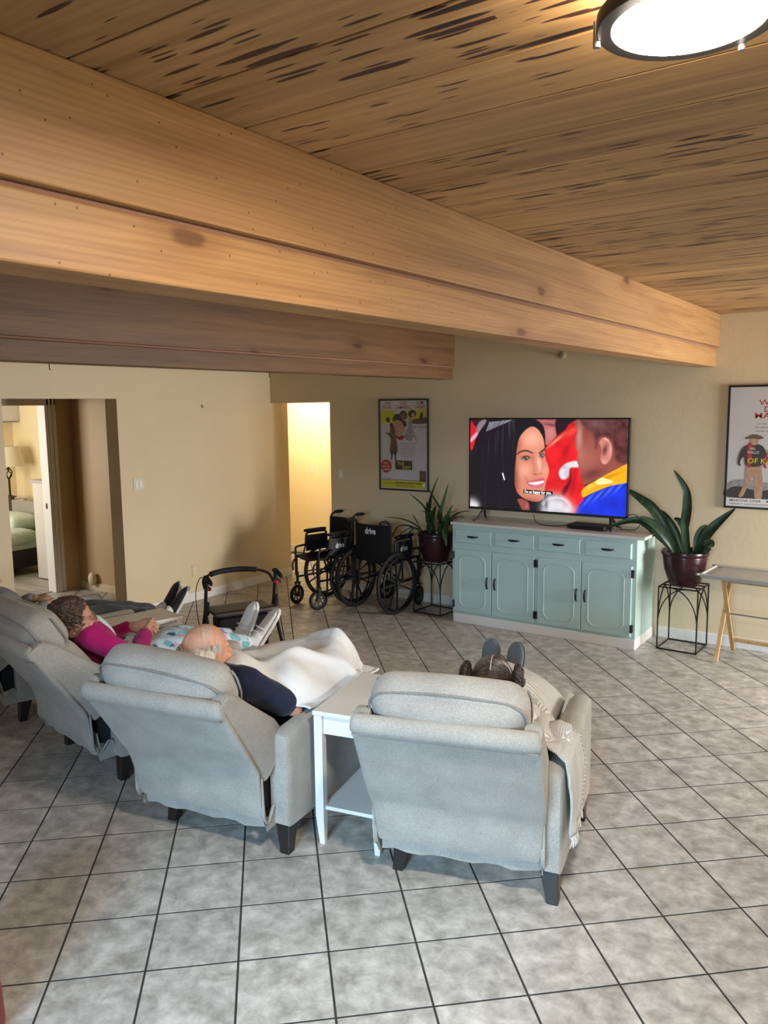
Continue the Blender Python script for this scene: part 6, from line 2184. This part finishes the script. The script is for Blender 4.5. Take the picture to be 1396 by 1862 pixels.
def white_blanket(u, v):
    x = -0.35 + 0.70 * u
    top = interp([(-0.33, 0.0), (-0.1, -0.05), (0.04, -0.04), (0.11, 0.02), (0.18, 0.09), (0.25, 0.15), (0.34, 0.19)], x)
    yy = top + (1.075 - top) * v
    cz = interp([(-0.06, .80), (0.03, .825), (0.12, .83), (0.24, .80), (0.40, .755), (0.60, .705), (0.72, .705), (0.84, .745), (0.94, .765), (1.01, .72), (1.06, .62), (1.09, .55)], yy)
    hw = interp([(0, .27), (0.4, .36), (0.7, .33), (0.95, .26), (1.08, .21)], yy)
    base = interp([(0, .64), (0.2, .612), (0.5, .618), (0.72, .612), (0.82, .56), (1.08, .52)], yy)
    k = max(0.0, 1 - (abs(x + 0.02) / hw) ** 2.4) ** 0.75
    z = base + (cz - base) * k
    fold = 0.022 * math.sin(15 * x + 9 * yy + 2.2 * math.sin(5 * yy)) * (0.35 + k) * (1 - 0.6 * max(0, (yy - 0.75) / 0.3))
    fold += 0.016 * mnoise.noise(Vector((x * 5, yy * 4, 3.1))) + 0.006 * mnoise.noise(Vector((x * 14, yy * 11, 1.7)))
    ridge = 0.024 * math.exp(-((x - 0.02 - 0.45 * (yy - 0.2)) / 0.028) ** 2) * max(0, 1 - abs(yy - 0.45) / 0.3) + 0.020 * math.exp(-((x - 0.10 - 0.25 * (yy - 0.3)) / 0.035) ** 2) * max(0, 1 - abs(yy - 0.35) / 0.35)
    x = x if yy < 0.7 else x * (1 - 0.28 * min(1, (yy - 0.7) / 0.15))
    return (x + 0.01 * math.sin(9 * yy), yy + 0.012 * math.sin(11 * x), max(z + fold + ridge, 0.49 if (abs(x) < .25 or yy > 0.8) else .60))


cloth('fleece_blanket', white_blanket, 70, 90, fabric('white_fleece', (0.66, 0.66, 0.65), (0.74, 0.74, 0.725), 260, 0.35, big=0.03), 0.009,
      'white fleece blanket spread over the bald person from chest to feet', 'blanket', *CH[3])


def throw_fn(u, v):
    """knitted throw: rises from the lap inside the right arm, over the arm and down its outer side"""
    path = [(0.06, 0.70), (0.13, 0.70), (0.19, 0.685), (0.24, 0.645), (0.28, 0.625), (0.325, 0.625), (0.372, 0.60), (0.388, 0.50), (0.390, 0.40), (0.392, 0.30)]
    f = v * (len(path) - 1)
    i = min(int(f), len(path) - 2)
    g = f - i
    x = path[i][0] + (path[i + 1][0] - path[i][0]) * g
    z = path[i][1] + (path[i + 1][1] - path[i][1]) * g
    span = 0.42 - 0.20 * v
    y0 = -0.01 + 0.03 * v
    yy = y0 + span * u + 0.02 * math.sin(5 * v + 3 * u)
    n = 0.028 * mnoise.noise(Vector((yy * 9, v * 6, 0.4))) + 0.014 * math.sin(26 * yy + 3 * v)
    amp = 1.0 if v < 0.6 else 0.6
    return (x + (abs(n) * amp if v > 0.55 else 0), yy, z + (abs(n) * 1.4 if v < 0.62 else 0.3 * n))


thr = cloth('knitted_throw', throw_fn, 40, 70, CREAMK, 0.010, 'cream knitted throw with fringed edge hanging over the right arm of the nearest recliner', 'throw blanket', *CH[4])
fr = MB()
rnd = random.Random(2)
for k in range(34):
    p = Vector(throw_fn(k / 33, 1.0)) + Vector((0.006, 0, 0))
    fr.tube([p, p + Vector((rnd.uniform(0, .008), rnd.uniform(-.006, .006), -0.02)), p + Vector((rnd.uniform(0, .012), rnd.uniform(-.01, .01), -0.045))], [0.004, 0.0035, 0.0015], 5)
for k in range(22):
    p = Vector(throw_fn(1.0, 0.55 + 0.45 * k / 21)) + Vector((0.008, 0, 0))
    fr.tube([p, p + Vector((rnd.uniform(0, .008), 0.02, -0.008)), p + Vector((rnd.uniform(0, .01), 0.034, -0.024))], [0.004, 0.0035, 0.0015], 5)
fo = fr.build('fringe', mat('cream_yarn', (0.60, 0.57, 0.52), 1.0), thr, smooth=60)
fo['kind'] = 'stuff'


def lap_fn(u, v):
    x = -0.27 + 0.50 * u
    yy = 0.16 + 0.62 * v
    cz = interp([(0.1, .70), (0.3, .69), (0.5, .70), (0.64, .735), (0.78, .70)], yy)
    k = max(0.0, 1 - (abs(x + 0.03) / 0.27) ** 2.6) ** 0.8
    z = 0.515 + (cz - 0.515) * k + 0.018 * mnoise.noise(Vector((x * 8, yy * 7, 5))) + 0.008 * math.sin(21 * x + 4 * yy)
    return (x, yy, max(z, 0.50))


cloth('lap_blanket', lap_fn, 50, 60, knit('cream_lap_knit', (0.40, 0.38, 0.35), (0.70, 0.68, 0.64), 380), 0.010,
      'cream knitted blanket over the lap of the person with braided buns', 'blanket', *CH[4])

# ================================================================== bedroom seen through the far left doorway
o = thing('wall_air_conditioner', 'white split air conditioner high on the bedroom wall', 'air conditioner', (-10.60, 5.93, 1.86))
MB().rbox((0.10, 0, 0.125), (0.10, 0.42, 0.14), 0.035, 8).build('housing', mat('ac_white', (0.62, 0.60, 0.55), 0.4), o, smooth=60)
MB().box(0.10, 0.205, -0.36, 0.36, -0.02, -0.012).build('louvre', mat('ac_grey', (0.30, 0.29, 0.27), 0.5), o)
o = thing('table_lamp', 'dark iron lamp with a cream cone shade on the bedroom table', 'lamp', (-10.22, 5.99, 0.846))
MB().lathe([(0.075, 0), (0.075, 0.012), (0.02, 0.025), (0.012, 0.03)], 20).build('base', BLACKM, o, smooth=40)
lp = MB().tube([(0, 0, 0.02), (0, 0, 0.24)], 0.014, 10)
for k in range(4):
    a = PI / 2 * k
    lp.tube(spline([(0, 0, 0.24), (0.045 * math.cos(a), 0.045 * math.sin(a), 0.30), (0.045 * math.cos(a + .8), 0.045 * math.sin(a + .8), 0.34), (0, 0, 0.40)], 5), 0.007, 6)
lp.tube([(0, 0, 0.40), (0, 0, 0.48)], 0.012, 10)
lp.build('pole', BLACKM, o, smooth=50)
MB().lathe([(0.215, 0.42), (0.15, 0.68), (0.148, 0.68), (0.213, 0.42)], 28, cap=False).build('shade', mat('cream_shade', (0.66, 0.58, 0.42), 0.9), o, smooth=50)
o = thing('bedside_table', 'small pale table under the bedroom lamp', 'table', (-10.22, 5.99, 0))
MB().box(-0.17, 0.17, -0.17, 0.17, 0.825, 0.845).build('top', WHITEP, o, bevel=0.003)
for sx in (-1, 1):
    for sy in (-1, 1):
        MB().box(sx * .14 - .014, sx * .14 + .014, sy * .14 - .014, sy * .14 + .014, 0, 0.825).build('leg', WHITEP, o)
o = thing('bed', 'bed with pale green covers and a dark wooden headboard in the bedroom', 'bed', (-9.55, 4.95, 0))
MB().box(-0.50, 0.48, -1.2, 0.95, 0.10, 0.30).build('frame', DARKWOOD, o, bevel=0.01)
for sx in (-0.46, 0.44):
    MB().box(sx - .03, sx + .03, 0.90, 0.96, 0, 0.88).build('post', mat('walnut_post', (0.045, 0.022, 0.014), 0.4), o, bevel=0.006)
    MB().box(sx - .03, sx + .03, -1.2, -1.14, 0, 0.3).build('post', MATS['walnut_post'], o, bevel=0.006)
MB().box(-0.43, 0.41, 0.905, 0.945, 0.42, 0.84).build('headboard', mat('grey_upholstery', (0.28, 0.26, 0.22), 0.8), o, bevel=0.012)
MB().rbox((-0.01, -0.14, 0.40), (0.47, 1.0, 0.11), 0.07, 8).build('mattress', mat('mattress_white', (0.62, 0.60, 0.55), 0.9), o, smooth=60)
MB().rbox((-0.0, -0.28, 0.47), (0.53, 0.95, 0.10), 0.09, 10, None, (0, 0, 0.04)).build('quilt', fabric('pale_green_quilt', (0.44, 0.50, 0.40), (0.54, 0.60, 0.49), 60, 0.4), o, smooth=70)
MB().rbox((0.0, 0.62, 0.62), (0.36, 0.20, 0.09), 0.08, 10, None, (0, 0, 0.03)).build('pillow', mat('pale_pillow', (0.52, 0.58, 0.48), 0.9), o, smooth=70)
o = thing('dresser', 'tall pale grey dresser just inside the bedroom door', 'dresser', (-8.42, 5.64, 0))
MB().box(-0.32, 0.30, -0.235, 0.235, 0.02, 1.16).build('body', mat('pale_grey_paint', (0.52, 0.49, 0.45), 0.45), o, bevel=0.004)
MB().box(-0.36, 0.31, -0.25, 0.25, 1.16, 1.19).build('top', mat('grey_laminate', (0.36, 0.34, 0.31), 0.4), o, bevel=0.003)
for k in range(4):
    d_ = MB().box(-0.338, -0.32, -0.21, 0.21, 0.06 + k * 0.275, 0.315 + k * 0.275).build('drawer', mat('pale_grey_front', (0.54, 0.51, 0.47), 0.45), o, bevel=0.003)
    MB().tube([(-0.338, -0.04, 0.19 + k * 0.275), (-0.355, -0.03, 0.19 + k * 0.275), (-0.355, 0.03, 0.19 + k * 0.275), (-0.338, 0.04, 0.19 + k * 0.275)], 0.005, 6).build('pull', STEEL, d_)
o = thing('green_suitcase', 'bright green case standing beside the bed', 'suitcase', (-8.97, 5.86, 0), R(10))
MB().rbox((0, 0, 0.33), (0.09, 0.16, 0.26), 0.03, 6).build('shell', mat('green_shell', (0.10, 0.34, 0.06), 0.4), o, smooth=60)
for x in (-0.05, 0.0, 0.05):
    MB().box(x - .006, x + .006, -0.166, -0.158, 0.10, 0.56).build('rib', mat('light_green_rib', (0.22, 0.50, 0.12), 0.4), o)
for sy in (-1, 1):
    MB().tube([(-0.06, sy * 0.11, 0.035), (0.06, sy * 0.11, 0.035)], 0.035, 12).build('wheel', RUBBER, o, smooth=40)
# ================================================================== red thing at the lower left edge of the picture
o = thing('red_waste_bin', 'dark red bin whose edge shows at the lower left corner', 'bin', (-2.5275, 1.0920, 0))
MB().lathe([(0.001, 0.0), (0.205, 0.0), (0.209, 0.008), (0.190, 0.40), (0.182, 0.40), (0.200, 0.02), (0.001, 0.02)], 40, cap=False).build('shell', mat('dark_red_plastic', (0.22, 0.008, 0.014), 0.35), o, smooth=40)
MB().lathe([(0.190, 0.385), (0.197, 0.388), (0.197, 0.405), (0.184, 0.408)], 40, cap=False).build('rim', mat('dark_red_rim', (0.25, 0.01, 0.016), 0.3), o, smooth=40)

bpy.data.scenes.remove(SCRATCH)
